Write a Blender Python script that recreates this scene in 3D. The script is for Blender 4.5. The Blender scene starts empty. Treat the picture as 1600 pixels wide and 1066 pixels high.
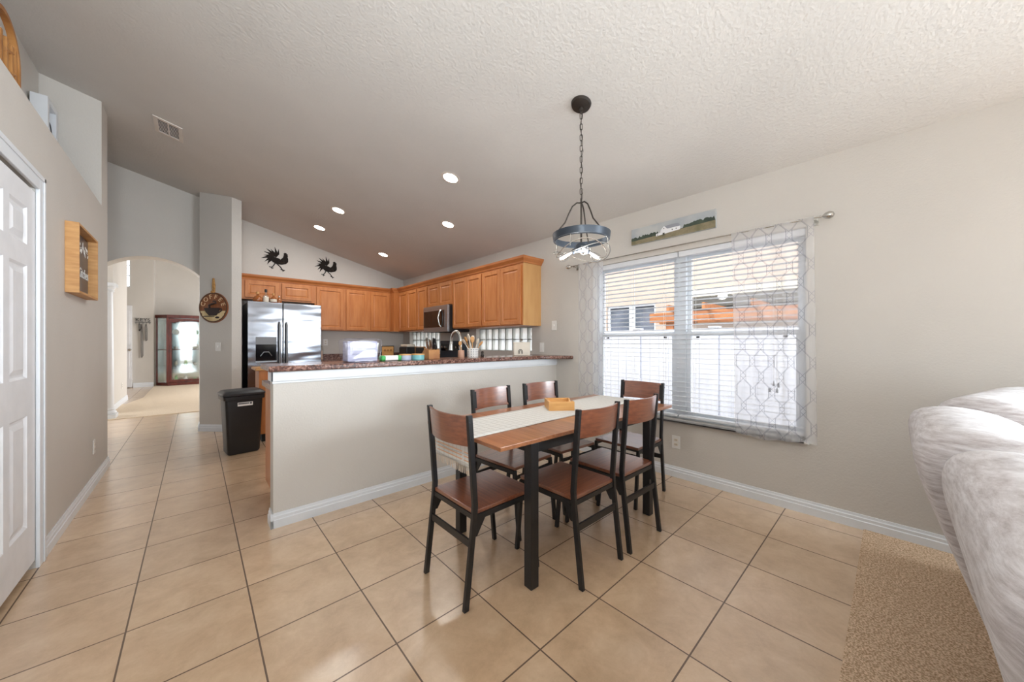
import bpy, math, random
from mathutils import Vector, Matrix
random.seed(7)
PI = math.pi
S = bpy.context.scene
COL = S.collection

# ------------------------------------------------------------------ camera
cam_d = bpy.data.cameras.new('camera')
cam = bpy.data.objects.new('camera', cam_d); COL.objects.link(cam)
cam.location = (-0.60516, -1.77192, 1.22679)
cam.rotation_euler = (PI/2, 0, 0.832 - PI/2)
cam_d.sensor_fit = 'HORIZONTAL'; cam_d.sensor_width = 36
cam_d.lens = 36*543.15/1600
cam_d.shift_y = 1.52/1600
cam_d.clip_start = 0.03
S.camera = cam

# ------------------------------------------------------------------ world, sun, exposure
S.view_settings.view_transform = 'Standard'
S.view_settings.look = 'None'
S.view_settings.exposure = 1.25
S.view_settings.gamma = 1
S.view_settings.use_curve_mapping = False
W = bpy.data.worlds.new('world'); S.world = W; W.use_nodes = True
bgn = W.node_tree.nodes['Background']
bgn.inputs[0].default_value = (0.90, 0.95, 1.0, 1); bgn.inputs[1].default_value = 1.95
sd = bpy.data.lights.new('sun', 'SUN'); sd.energy = 1.25; sd.angle = math.radians(1.5); sd.color = (1, .96, .9)
sun = bpy.data.objects.new('sun', sd); COL.objects.link(sun)
sun.rotation_euler = Vector((1.0, -0.35, -1.25)).to_track_quat('-Z', 'Y').to_euler()

def area(name, loc, size, power, direction, color=(1, 1, 1), shape='RECTANGLE', sy=None, spread=180):
    d = bpy.data.lights.new(name, 'AREA'); d.energy = power; d.color = color; d.shape = shape
    d.size = size; d.size_y = sy or size; d.spread = math.radians(spread)
    o = bpy.data.objects.new(name, d); COL.objects.link(o); o.location = loc
    o.rotation_euler = Vector(direction).to_track_quat('-Z', 'Y').to_euler()
    return o
# fill light added at the unseen opening in the rear wall
area('rear_fill', (-1.3, -6.2, 1.35), 3.6, 12, (-.2, 1, 0.05), (0.80, 0.91, 1.0), sy=2.4)
# fill light added at an unseen opening behind the camera, brightening the left wall
area('side_fill', (2.60, -4.55, 1.15), 2.3, 128, (-1, .75, -.35), (0.82, 0.92, 1.0), sy=1.8, spread=150)
# uplight added behind the camera, without a fixture, to brighten the ceiling
area('ceiling_fill', (-.95, -2.3, 1.85), .5, 21, (-.15, 1.1, 1), (0.88, 0.95, 1.0), 'DISK')
area('hall_fill', (1.9, 9.6, 1.5), 2.4, 55, (-1, 0, 0), (.96, 0.98, 1), sy=2.2)  # fill light added at the open, unseen side of the hall

# ------------------------------------------------------------------ helpers
def lin(c):
    out = []
    for v in c[:3]:
        v = v/255.0
        out.append(v/12.92 if v <= .04045 else ((v+.055)/1.055)**2.4)
    return (*out, 1)

def newmat(name):
    m = bpy.data.materials.new(name); m.use_nodes = True
    nt = m.node_tree
    return m, nt, nt.nodes['Principled BSDF']

def N(nt, t, **kw):
    n = nt.nodes.new(t)
    for k, v in kw.items():
        setattr(n, k, v)
    return n

def math_n(nt, op, a, b=None, c=None):
    n = nt.nodes.new('ShaderNodeMath'); n.operation = op
    for i, v in enumerate((a, b, c)):
        if v is None: continue
        if isinstance(v, (int, float)): n.inputs[i].default_value = v
        else: nt.links.new(v, n.inputs[i])
    return n.outputs[0]

def mix_c(nt, fac, a, b):
    n = nt.nodes.new('ShaderNodeMix'); n.data_type = 'RGBA'
    if isinstance(fac, (int, float)): n.inputs[0].default_value = fac
    else: nt.links.new(fac, n.inputs[0])
    for i, v in ((6, a), (7, b)):
        if isinstance(v, tuple): n.inputs[i].default_value = v
        else: nt.links.new(v, n.inputs[i])
    return n.outputs[2]

def mat(name, c, rough=.6, metal=0, c2=None, scale=8, stretch=None, bump=0, bscale=60, spec=.5, emit=None, es=1, alpha=1, coat=0, detail=3, lo=.35, hi=.65, trans=0):
    m, nt, p = newmat(name)
    p.inputs['Roughness'].default_value = rough
    p.inputs['Metallic'].default_value = metal
    p.inputs['Specular IOR Level'].default_value = spec
    p.inputs['Coat Weight'].default_value = coat; p.inputs['Coat Roughness'].default_value = .18
    p.inputs['Transmission Weight'].default_value = trans
    tc = N(nt, 'ShaderNodeTexCoord')
    mp = N(nt, 'ShaderNodeMapping'); nt.links.new(tc.outputs['Object'], mp.inputs[0])
    if stretch: mp.inputs['Scale'].default_value = stretch
    nz = N(nt, 'ShaderNodeTexNoise'); nz.inputs['Scale'].default_value = scale; nz.inputs['Detail'].default_value = detail
    nt.links.new(mp.outputs[0], nz.inputs['Vector'])
    if c2 is None:
        c2 = tuple(max(0, v*.97) for v in c)
    mr = N(nt, 'ShaderNodeMapRange'); mr.inputs[1].default_value = lo; mr.inputs[2].default_value = hi
    nt.links.new(nz.outputs[0], mr.inputs[0])
    nt.links.new(mix_c(nt, mr.outputs[0], lin(c), lin(c2)), p.inputs['Base Color'])
    if bump:
        nb = N(nt, 'ShaderNodeTexNoise'); nb.inputs['Scale'].default_value = bscale; nb.inputs['Detail'].default_value = 2
        nt.links.new(mp.outputs[0], nb.inputs['Vector'])
        b = N(nt, 'ShaderNodeBump'); b.inputs['Strength'].default_value = bump; b.inputs['Distance'].default_value = .004
        nt.links.new(nb.outputs[0], b.inputs['Height']); nt.links.new(b.outputs[0], p.inputs['Normal'])
    if emit:
        p.inputs['Emission Color'].default_value = lin(emit); p.inputs['Emission Strength'].default_value = es
    if alpha < 1: p.inputs['Alpha'].default_value = alpha
    return m

class MB:
    def __init__(s): s.v = []; s.f = []
    def add(s, vs, fs, M=None):
        o = len(s.v)
        s.v += [tuple(M @ Vector(v)) if M else tuple(v) for v in vs]
        s.f += [tuple(i+o for i in f) for f in fs]
        return s
    def box(s, x0, x1, y0, y1, z0, z1, M=None):
        vs = [(x, y, z) for z in (z0, z1) for y in (y0, y1) for x in (x0, x1)]
        return s.add(vs, [(0, 2, 3, 1), (4, 5, 7, 6), (0, 1, 5, 4), (2, 6, 7, 3), (0, 4, 6, 2), (1, 3, 7, 5)], M)
    def prism(s, poly, z0, z1, M=None):
        n = len(poly)
        a = sum(poly[i][0]*poly[(i+1) % n][1]-poly[(i+1) % n][0]*poly[i][1] for i in range(n))
        if a < 0: poly = poly[::-1]
        vs = [(x, y, z0) for x, y in poly]+[(x, y, z1) for x, y in poly]
        fs = [tuple(range(n))[::-1], tuple(range(n, 2*n))]+[(i, (i+1) % n, (i+1) % n+n, i+n) for i in range(n)]
        return s.add(vs, fs, M)
    def tube(s, pts, r, n=8, closed=False, M=None, cap=True, sq=False):
        pts = [Vector(p) for p in pts]; m = len(pts)
        rs = r if isinstance(r, (list, tuple)) else [r]*m
        vs = []; up = None
        for i, p in enumerate(pts):
            if closed: d = (pts[(i+1) % m]-pts[i-1])
            else: d = pts[min(i+1, m-1)]-pts[max(i-1, 0)]
            d.normalize()
            if up is None:
                up = Vector((0, 0, 1)) if abs(d.z) < .9 else Vector((1, 0, 0))
            u = (up-d*up.dot(d)).normalized(); w = d.cross(u); up = u
            for k in range(n):
                a = 2*PI*k/n+(PI/4 if sq else 0)
                vs.append(tuple(p+(u*math.cos(a)+w*math.sin(a))*rs[i]))
        fs = []
        for i in range(m if closed else m-1):
            j = (i+1) % m
            for k in range(n):
                fs.append((i*n+k, i*n+(k+1) % n, j*n+(k+1) % n, j*n+k))
        if not closed and cap:
            fs += [tuple(range(n))[::-1], tuple(range((m-1)*n, m*n))]
        return s.add(vs, fs, M)
    def lathe(s, prof, n=24, c=(0, 0, 0), M=None):
        vs = []; fs = []; m = len(prof)
        for r, z in prof:
            for k in range(n):
                a = 2*PI*k/n; vs.append((c[0]+r*math.cos(a), c[1]+r*math.sin(a), c[2]+z))
        for i in range(m-1):
            for k in range(n):
                fs.append((i*n+k, i*n+(k+1) % n, (i+1)*n+(k+1) % n, (i+1)*n+k))
        closed_ = prof[0] == prof[-1]
        if prof[0][0] > 1e-6 and not closed_: fs.append(tuple(range(n))[::-1])
        if prof[-1][0] > 1e-6 and not closed_: fs.append(tuple(range((m-1)*n, m*n)))
        return s.add(vs, fs, M)
    def grid(s, fn, nu, nv, thick=None):
        vs = [fn(i/nu, j/nv) for i in range(nu+1) for j in range(nv+1)]
        fs = [(i*(nv+1)+j, (i+1)*(nv+1)+j, (i+1)*(nv+1)+j+1, i*(nv+1)+j+1) for i in range(nu) for j in range(nv)]
        return s.add(vs, fs)
    def sq(s, c, r, e1=.5, e2=.5, n=24, M=None, warp=None):     # superquadric cushion
        def cs(a, e): v = math.cos(a); return math.copysign(abs(v)**e, v)
        def sn(a, e): v = math.sin(a); return math.copysign(abs(v)**e, v)
        vs = []; m = n
        for i in range(m+1):
            t = -PI/2+PI*i/m
            for k in range(2*n):
                a = -PI+PI*k/n
                v = Vector((r[0]*cs(t, e1)*cs(a, e2), r[1]*cs(t, e1)*sn(a, e2), r[2]*sn(t, e1)))
                if warp: v = Vector(warp(v))
                vs.append((c[0]+v.x, c[1]+v.y, c[2]+v.z))
        q = 2*n
        fs = [(i*q+k, i*q+(k+1) % q, (i+1)*q+(k+1) % q, (i+1)*q+k) for i in range(m) for k in range(q)]
        return s.add(vs, fs, M)

BASE = {}
def obj(name, mb, m, parent=None, bevel=0, smooth=False, solid=0, loc=None, seg=2, sub=0, ang=40):
    root = parent
    while root is not None and root.parent: root = root.parent
    off = Vector(BASE.get(root.name, (0, 0, 0))) if root is not None else Vector(loc or (0, 0, 0))
    me = bpy.data.meshes.new(name)
    me.from_pydata([(v[0]-off.x, v[1]-off.y, v[2]-off.z) for v in mb.v], [], mb.f)
    me.materials.append(m)
    me.validate(); me.update()
    o = bpy.data.objects.new(name, me); COL.objects.link(o)
    if parent: o.parent = parent
    else:
        o.location = off
    if smooth:
        for p in me.polygons: p.use_smooth = True
        if ang < 180: me.set_sharp_from_angle(angle=math.radians(ang))
    if solid:
        md = o.modifiers.new('solidify', 'SOLIDIFY'); md.thickness = solid; md.offset = 0
    if bevel:
        md = o.modifiers.new('bevel', 'BEVEL'); md.width = bevel; md.segments = seg; md.limit_method = 'ANGLE'; md.angle_limit = math.radians(40)
    if sub:
        md = o.modifiers.new('sub', 'SUBSURF'); md.levels = sub; md.render_levels = sub
    return o

def tag(o, label, cat, group=None, kind=None):
    o['label'] = label; o['category'] = cat
    if group: o['group'] = group
    if kind: o['kind'] = kind
    return o

def thing(name, label, cat, loc=(0, 0, 0), group=None, local=False):
    o = bpy.data.objects.new(name, None); COL.objects.link(o); o.empty_display_size = .05
    o.location = loc
    BASE[o.name] = (0, 0, 0) if local else loc
    return tag(o, label, cat, group)

def struct(name, mb, m, parent=None, **k):
    o = obj(name, mb, m, parent, **k)
    if parent is None: o['kind'] = 'structure'
    return o

def dup(root, loc, rotz, label, group=None):
    r = root.copy(); COL.objects.link(r); r.location = loc; r.rotation_euler = (0, 0, rotz); r['label'] = label
    if group: r['group'] = group
    for ch in root.children:
        c = ch.copy(); COL.objects.link(c); c.parent = r
        for g in ch.children:
            d = g.copy(); COL.objects.link(d); d.parent = c
    return r

def text_mb(s, size, depth, M, align='CENTER', shear=0):
    cu = bpy.data.curves.new('t', 'FONT'); cu.body = s; cu.size = size; cu.extrude = depth; cu.align_x = align; cu.align_y = 'CENTER'; cu.shear = shear
    cu.resolution_u = 3
    o = bpy.data.objects.new('t', cu); COL.objects.link(o)
    dg = bpy.context.evaluated_depsgraph_get(); dg.update()
    me = bpy.data.meshes.new_from_object(o.evaluated_get(dg))
    mb = MB(); mb.add([tuple(v.co) for v in me.vertices], [tuple(p.vertices) for p in me.polygons], M)
    bpy.data.objects.remove(o); bpy.data.curves.remove(cu); bpy.data.meshes.remove(me)
    return mb

def frame_M(origin, xdir, ydir):
    x = Vector(xdir).normalized(); y = Vector(ydir).normalized(); z = x.cross(y)
    M = Matrix.Identity(4)
    for i in range(3):
        M[i][0] = x[i]; M[i][1] = y[i]; M[i][2] = z[i]; M[i][3] = origin[i]
    return M

# ------------------------------------------------------------------ materials
WALLC = (205, 200, 193)
M_wall = mat('wall_paint', WALLC, .55, c2=(202, 197, 190), scale=2, bump=.35, bscale=90, spec=.35)
M_ceil = mat('ceiling_texture', (211, 208, 204), .8, c2=(208, 205, 201), scale=2, bump=.9, bscale=55, spec=.2)
M_trim = mat('white_trim', (226, 229, 233), .35, c2=(222, 226, 230))
M_door = mat('white_door', (232, 233, 236), .4)
M_black = mat('black_metal', (34, 34, 36), .38, c2=(28, 28, 30), spec=.5)
M_blackp = mat('black_plastic', (26, 26, 28), .45, c2=(22, 22, 24), bump=.1, bscale=200)
M_dark = mat('dark_recess', (16, 15, 15), .8)
M_cab = mat('maple_cabinet', (196, 128, 74), .38, c2=(182, 112, 60), scale=3, stretch=(6, 6, 1), spec=.4)
M_cabend = mat('maple_end_panel', (208, 160, 104), .4, c2=(200, 150, 94), scale=3, stretch=(6, 6, 1))
M_walnut = mat('walnut_laminate', (142, 82, 52), .3, c2=(108, 56, 34), scale=5, stretch=(1, 14, 14), spec=1, coat=1, lo=.3, hi=.7)
M_walnut_t = mat('walnut_table', (180, 120, 78), .3, c2=(144, 88, 56), scale=4, stretch=(14, 1, 14), spec=.9, coat=.6, lo=.3, hi=.7)
M_steel = mat('stainless_steel', (160, 163, 168), .3, .75, c2=(150, 153, 158), scale=2, stretch=(1, 1, 30))
M_chrome = mat('brushed_nickel', (200, 198, 192), .25, 1)
M_glassdark = mat('dark_glass', (20, 21, 24), .08)
M_white = mat('white_plastic', (236, 234, 230), .4)
M_cream = mat('cream_ceramic', (226, 216, 200), .45)
M_oak = mat('light_oak', (206, 156, 98), .5, c2=(186, 134, 78), scale=4, stretch=(2, 2, 12))
M_bamboo = mat('bamboo', (222, 170, 106), .4, c2=(206, 150, 86), scale=6, stretch=(1, 8, 8))
M_wood = mat('honey_wood', (196, 140, 80), .5, c2=(150, 96, 50), scale=5)
M_cherry = mat('cherry_wood', (104, 44, 32), .3, c2=(78, 30, 22), scale=4, stretch=(4, 4, 1))
M_bronze = mat('bronze_metal', (64, 56, 50), .45, .4, c2=(52, 46, 42))
M_slate = mat('slate_metal', (60, 68, 78), .35, .3)
M_blind = mat('white_blind', (226, 228, 232), .45, c2=(224, 226, 230))
M_stucco = mat('beige_stucco', (178, 160, 146), .9, bump=.3, bscale=40)
M_vinyl = mat('white_vinyl', (206, 208, 216), .5, c2=(196, 198, 208), scale=3, stretch=(1, 6, .5))
M_cedar = mat('orange_cedar', (178, 116, 64), .6, c2=(150, 88, 44), scale=4, stretch=(6, 1, 6))
M_roof = mat('dark_fascia', (72, 68, 60), .7)
M_gravel = mat('yard_ground', (84, 90, 88), .9, c2=(62, 70, 70), scale=20)
M_bulb = mat('lamp_diffuser', (255, 250, 240), .5, emit=(255, 244, 228), es=14)
M_rope = mat('jute_rope', (188, 144, 84), .8, c2=(150, 108, 60), scale=40)
M_green = mat('green_wrap', (70, 176, 92), .4)
M_teal = mat('teal_tin', (120, 186, 190), .35)
M_lav = mat('lavender_tin', (176, 184, 204), .35)
M_amber = mat('amber_liquor', (150, 84, 34), .15, spec=.7)

M_fil = mat('glowing_filament', (255, 250, 240), .5, emit=(255, 246, 236), es=9)

def glass_mat(name, tint=(1, 1, 1, 1), fac=.12, rough=.03):
    m, nt, p = newmat(name)
    out = nt.nodes['Material Output']
    tr = N(nt, 'ShaderNodeBsdfTransparent'); tr.inputs[0].default_value = tint
    gl = N(nt, 'ShaderNodeBsdfGlossy'); gl.inputs['Roughness'].default_value = rough
    mx = N(nt, 'ShaderNodeMixShader'); mx.inputs[0].default_value = fac
    nt.links.new(tr.outputs[0], mx.inputs[1]); nt.links.new(gl.outputs[0], mx.inputs[2]); nt.links.new(mx.outputs[0], out.inputs[0])
    return m
M_pane = glass_mat('window_glass', (1, 1, 1, 1), .04)
M_jar = glass_mat('clear_glass', (.93, .96, .95, 1), .2)
M_bulbglass = glass_mat('bulb_glass', (1, 1, 1, 1), .35, .02)

def tile_mat():
    m, nt, p = newmat('floor_tile'); T = .4115
    tc = N(nt, 'ShaderNodeTexCoord'); sp = N(nt, 'ShaderNodeSeparateXYZ'); nt.links.new(tc.outputs['Object'], sp.inputs[0])
    g = []; cells = []
    for k in (0, 1):
        d = math_n(nt, 'DIVIDE', sp.outputs[k], T)
        cells.append(math_n(nt, 'FLOOR', d))
        a = math_n(nt, 'ABSOLUTE', math_n(nt, 'SUBTRACT', math_n(nt, 'FRACT', d), .5))
        g.append(math_n(nt, 'GREATER_THAN', a, .5-.0075))
    grout = math_n(nt, 'MAXIMUM', g[0], g[1])
    cb = N(nt, 'ShaderNodeCombineXYZ'); nt.links.new(cells[0], cb.inputs[0]); nt.links.new(cells[1], cb.inputs[1])
    wn = N(nt, 'ShaderNodeTexWhiteNoise'); nt.links.new(cb.outputs[0], wn.inputs[0])
    vadd = N(nt, 'ShaderNodeVectorMath', operation='MULTIPLY_ADD'); nt.links.new(wn.outputs['Color'], vadd.inputs[0]); vadd.inputs[1].default_value = (9, 9, 9)
    nt.links.new(tc.outputs['Object'], vadd.inputs[2])
    n1 = N(nt, 'ShaderNodeTexNoise'); n1.inputs['Scale'].default_value = 7; n1.inputs['Detail'].default_value = 9; n1.inputs['Roughness'].default_value = .72; n1.inputs['Distortion'].default_value = .3
    nt.links.new(vadd.outputs[0], n1.inputs['Vector'])
    cr = N(nt, 'ShaderNodeValToRGB'); nt.links.new(n1.outputs[0], cr.inputs[0])
    cr.color_ramp.elements[0].position = .3; cr.color_ramp.elements[0].color = lin((190, 158, 124))
    cr.color_ramp.elements[1].position = .68; cr.color_ramp.elements[1].color = lin((220, 192, 159))
    e = cr.color_ramp.elements.new(.5); e.color = lin((208, 177, 143))
    hs = N(nt, 'ShaderNodeHueSaturation'); nt.links.new(cr.outputs[0], hs.inputs['Color'])
    nt.links.new(math_n(nt, 'MULTIPLY_ADD', wn.outputs['Value'], .08, .96), hs.inputs['Value'])
    nt.links.new(mix_c(nt, grout, hs.outputs[0], lin((98, 74, 54))), p.inputs['Base Color'])
    nt.links.new(math_n(nt, 'MULTIPLY_ADD', grout, .5, .30), p.inputs['Roughness']); p.inputs['Specular IOR Level'].default_value = 1.0; p.inputs['Coat Weight'].default_value = 1; p.inputs['Coat Roughness'].default_value = .24
    b = N(nt, 'ShaderNodeBump'); b.inputs['Strength'].default_value = .5; b.inputs['Distance'].default_value = .003
    h = math_n(nt, 'SUBTRACT', math_n(nt, 'MULTIPLY', n1.outputs[0], .5), grout)
    nt.links.new(h, b.inputs['Height']); nt.links.new(b.outputs[0], p.inputs['Normal'])
    return m
M_tile = tile_mat()
M_carpet = mat('tan_carpet', (228, 202, 174), .95, c2=(168, 138, 108), scale=150, bump=.8, bscale=300, spec=.1, lo=.38, hi=.62)
M_carpet2 = mat('hall_carpet', (222, 206, 184), .95, c2=(208, 190, 168), scale=90, bump=.8, bscale=160, spec=.1)

def counter_mat():
    m, nt, p = newmat('speckled_laminate')
    tc = N(nt, 'ShaderNodeTexCoord')
    v = N(nt, 'ShaderNodeTexVoronoi'); v.inputs['Scale'].default_value = 95; nt.links.new(tc.outputs['Object'], v.inputs['Vector'])
    n = N(nt, 'ShaderNodeTexNoise'); n.inputs['Scale'].default_value = 28; nt.links.new(tc.outputs['Object'], n.inputs['Vector'])
    sp = N(nt, 'ShaderNodeSeparateColor'); nt.links.new(v.outputs['Color'], sp.inputs[0])
    cr = N(nt, 'ShaderNodeValToRGB'); nt.links.new(math_n(nt, 'MULTIPLY_ADD', n.outputs[0], .5, math_n(nt, 'MULTIPLY', sp.outputs[0], .5)), cr.inputs[0])
    cr.color_ramp.elements[0].position = .2; cr.color_ramp.elements[0].color = lin((58, 34, 28))
    cr.color_ramp.elements[1].position = .85; cr.color_ramp.elements[1].color = lin((176, 136, 120))
    e = cr.color_ramp.elements.new(.5); e.color = lin((104, 66, 54))
    nt.links.new(cr.outputs[0], p.inputs['Base Color']); p.inputs['Roughness'].default_value = .22
    return m
M_counter = counter_mat()

def curtain_mat():
    m, nt, p = newmat('sheer_trellis_fabric')
    out = nt.nodes['Material Output']
    tc = N(nt, 'ShaderNodeTexCoord'); sp = N(nt, 'ShaderNodeSeparateXYZ'); nt.links.new(tc.outputs['UV'], sp.inputs[0])
    u = math_n(nt, 'DIVIDE', sp.outputs[0], .175); v = math_n(nt, 'DIVIDE', sp.outputs[1], .23)
    def lattice(ou, ov, w):
        a = math_n(nt, 'ABSOLUTE', math_n(nt, 'SUBTRACT', math_n(nt, 'FRACT', math_n(nt, 'ADD', u, ou)), .5))
        b = math_n(nt, 'ABSOLUTE', math_n(nt, 'SUBTRACT', math_n(nt, 'FRACT', math_n(nt, 'ADD', v, ov)), .5))
        g = math_n(nt, 'SUBTRACT', .36, math_n(nt, 'MULTIPLY', math_n(nt, 'MAXIMUM', math_n(nt, 'SUBTRACT', b, .16), 0.0), 1.5))
        return math_n(nt, 'LESS_THAN', math_n(nt, 'ABSOLUTE', math_n(nt, 'SUBTRACT', math_n(nt, 'ABSOLUTE', g), a)), w)
    l = math_n(nt, 'MAXIMUM', lattice(0, 0, .017), lattice(.5, .5, .012))
    tr = N(nt, 'ShaderNodeBsdfTransparent')
    df = N(nt, 'ShaderNodeBsdfDiffuse'); tl = N(nt, 'ShaderNodeBsdfTranslucent')
    colr = mix_c(nt, l, lin((250, 250, 252)), lin((150, 150, 158)))
    nt.links.new(colr, df.inputs[0]); nt.links.new(colr, tl.inputs[0])
    m1 = N(nt, 'ShaderNodeMixShader'); m1.inputs[0].default_value = .5; nt.links.new(df.outputs[0], m1.inputs[1]); nt.links.new(tl.outputs[0], m1.inputs[2])
    m2 = N(nt, 'ShaderNodeMixShader'); nt.links.new(math_n(nt, 'MULTIPLY_ADD', l, .35, .36), m2.inputs[0])
    nt.links.new(tr.outputs[0], m2.inputs[1]); nt.links.new(m1.outputs[0], m2.inputs[2]); nt.links.new(m2.outputs[0], out.inputs[0])
    return m
M_curtain = curtain_mat()

# ------------------------------------------------------------------ geometry constants
XW = 2.628; XL = -1.2465; YR = 5.175; YP = .981
def zc(x): return 2.52+.241*(XW-x)

# ------------------------------------------------------------------ structure
fl = MB()
fl.add([(-6, -1.64, 0), (XW+.2, -1.64, 0), (XW+.2, 6.5, 0), (-6, 6.5, 0)], [(0, 1, 2, 3)])
fl.add([(-6, 6.5, 0), (-1.68, 6.5, 0), (-1.62, 8.4, 0), (-1.45, 9.3, 0), (-1.45, 13, 0), (-6, 13, 0)], [(0, 1, 2, 3, 4, 5)])
fl.box(-6, XW+.2, -6.6, 13, -.12, -.015)
struct('floor', fl, M_tile)
c = MB(); c.box(-6, XW, -6.6, -1.64, -.01, .008); struct('floor_carpet', c, M_carpet)
c = MB(); c.prism([(-1.68, 6.5), (2.6, 6.5), (2.6, 12.9), (-1.45, 12.9), (-1.45, 9.3), (-1.62, 8.4), (-1.68, 8.4)], -.01, .008); struct('floor_hall_carpet', c, M_carpet2)

# vaulted ceiling over kitchen, dining and living space
c = MB()
xa, xb = -4.6, XW+.02
c.add([(xa, -6.6, zc(xa)), (xb, -6.6, zc(xb)), (xb, YR+.02, zc(xb)), (xa, YR+.02, zc(xa)),
       (xa, -6.6, zc(xa)+.15), (xb, -6.6, zc(xb)+.15), (xb, YR+.02, zc(xb)+.15), (xa, YR+.02, zc(xa)+.15)],
      [(0, 3, 2, 1), (4, 5, 6, 7), (0, 1, 5, 4), (1, 2, 6, 5), (2, 3, 7, 6), (3, 0, 4, 7)])
struct('ceiling', c, M_ceil)
c = MB(); c.box(-6, XW, 5.19, 13, 4.4, 4.5); struct('ceiling_hall', c, M_ceil)

# window wall with openings: dining window, two glass block windows
OPEN0 = [(-5.75, -3.35, .15, 2.25)]  # unseen opening added behind the camera to let in fill light
OPEN = [(-1.35, .45, .52, 2.05), (1.395, 2.606, 1.10, 1.425), (3.678, 4.882, 1.10, 1.425)]
def wall_x(x0, x1, y0, y1, z1, opens):
    mb = MB(); y = y0
    for (a, b, z0, zt) in sorted(opens):
        mb.box(x0, x1, y, a, 0, z1); mb.box(x0, x1, a, b, 0, z0); mb.box(x0, x1, a, b, zt, z1); y = b
    mb.box(x0, x1, y, y1, 0, z1); return mb
struct('wall_right', wall_x(XW, XW+.2, -6.6, YR+.15, zc(XW)+.06, OPEN+OPEN0), M_wall)

# kitchen back wall (roosters)
c = MB(); M = frame_M((0, YR+.15, 0), (1, 0, 0), (0, 0, 1))
c.prism([(-.13, 0), (XW, 0), (XW, zc(XW)+.02), (-.13, zc(-.13)+.02)], 0, .15, M); struct('wall_back', c, M_wall)
# kitchen side wall, diagonal pier
c = MB(); c.prism([(-.238, 4.33), (-.13, 4.33), (-.13, YR+.15), (-.562, YR+.15), (-.562, 4.65)], 0, zc(-.562))
for i, v in enumerate(c.v):
    if v[2] > 1: c.v[i] = (v[0], v[1], zc(v[0])+.01)
struct('wall_pier', c, M_wall)

# arch wall
ax0, ax1, zs = -1.685, -.375, 1.95
def arch_pts(n=28):
    cx, cz, a, b = -1.03, 1.705, .66, .66
    out = []
    for i in range(n+1):
        x = ax0+(ax1-ax0)*i/n
        out.append((x, cz+b*math.sqrt(max(0, 1-((x-cx)/a)**2))))
    return out
ap = arch_pts()
c = MB(); Y0, Y1 = 4.887, 5.14
n = len(ap)
top = [(x, zc(x)+.02) for x, z in ap]
for (y, flip) in ((Y0, False), (Y1, True)):
    vs = [(x, y, z) for x, z in ap]+[(x, y, z if y == Y0 else z+.9) for x, z in top]
    fs = [(i, i+1, i+1+n, i+n) for i in range(n-1)]
    c.add(vs, [f[::-1] if flip else f for f in fs])
c.add([(x, Y0, z) for x, z in ap]+[(x, Y1, z) for x, z in ap], [(i, i+n, i+n+1, i+1) for i in range(n-1)])
c.box(-4.6, ax0, Y0, Y1, 0, zc(-4.6)); 
struct('wall_arch', c, M_wall)
c = MB(); c.box(-4.6, XW, Y0+.26, Y1+.03, 3.3, 4.5); struct('wall_hall_upper', c, M_wall)

# left wall: lower wall with plant ledge, door opening, end pier, niche wall behind
DY0, DY1, DZ = -.10, 1.362, 2.06
YE = 3.45; ZL = 2.488
c = MB()
c.box(XL-.12, XL, -2.6, DY0, 0, ZL); c.box(XL-.12, XL, DY0, DY1, DZ, ZL); c.box(XL-.12, XL, DY1, YE, 0, ZL)
c.box(-1.6, XL-.12, -2.6, 3.17, ZL-.1, ZL)
struct('wall_left', c, M_wall)
c = MB(); c.box(-1.75, -1.6, -2.6, 3.17, 0, 3.7); struct('wall_niche', c, M_wall)
c = MB(); M = frame_M((0, 3.45, 0), (1, 0, 0), (0, 0, 1))
c.prism([(-1.75, 0), (XL-.001, 0), (XL-.001, zc(XL)+.02), (-1.75, zc(-1.75)+.02)], 0, .28, M); struct('wall_left_end', c, M_wall)
# living-room envelope behind the camera: far wall opened to admit light, outer left wall
c = MB()
c.box(-4.6, -3.2, -6.6, -6.45, 0, 4.3); c.box(.6, XW, -6.6, -6.45, 0, 3.2); c.box(-3.2, .6, -6.6, -6.45, 2.5, 4.3)
struct('wall_rear', c, M_wall)
c = MB(); c.box(-4.75, -4.6, -6.6, 5.2, 0, 4.5); struct('wall_outer', c, M_wall)
c = MB(); c.box(-4.6, -1.6, -2.75, -2.6, 0, 4.3); struct('wall_closet', c, M_wall)

# peninsula half wall
XE = -.226
c = MB(); c.box(XE, XW, YP, 1.10, 0, 1.03); struct('wall_peninsula', c, M_wall)
c = MB(); c.box(XE-.014, XW, YP-.014, YP-.0005, .965, 1.026); c.box(XE-.014, XE-.0005, YP-.014, 1.10, .965, 1.026)
c.box(XE-.007, XW, YP-.007, YP-.0005, .95, .965)
struct('trim_1', c, M_trim, bevel=.004)

# baseboards
def base_prof(name, p0, p1, nx, ny, h=.095, ext=(0, 0)):
    # moulding along p0->p1 sticking out along (nx,ny)
    d = Vector((p1[0]-p0[0], p1[1]-p0[1], 0)); L = d.length; d.normalize()
    M = frame_M((p0[0], p0[1], 0), (nx, ny, 0), (0, 0, 1))
    if M.col[2].to_3d().dot(d) < 0:
        M = frame_M((p1[0], p1[1], 0), (nx, ny, 0), (0, 0, 1)); 
        M2 = M.copy()
        for i in range(3): M2[i][2] = M[i][2]
        M = M2
    mb = MB()
    prof = [(0.0005, 0), (.016, 0), (.016, h*.55), (.012, h*.6), (.012, h*.78), (.008, h*.84), (.006, h), (.0005, h)]
    mb.prism(prof, -ext[0], L+ext[1], M)
    struct(name, mb, M_trim)
base_prof('baseboard_right', (XW, YP), (XW, -3.3), -1, 0)
base_prof('baseboard_peninsula', (XE-.016, YP), (XW-.017, YP), 0, -1)
base_prof('baseboard_peninsula_end', (XE, YP-.016), (XE, 1.10), -1, 0)
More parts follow.
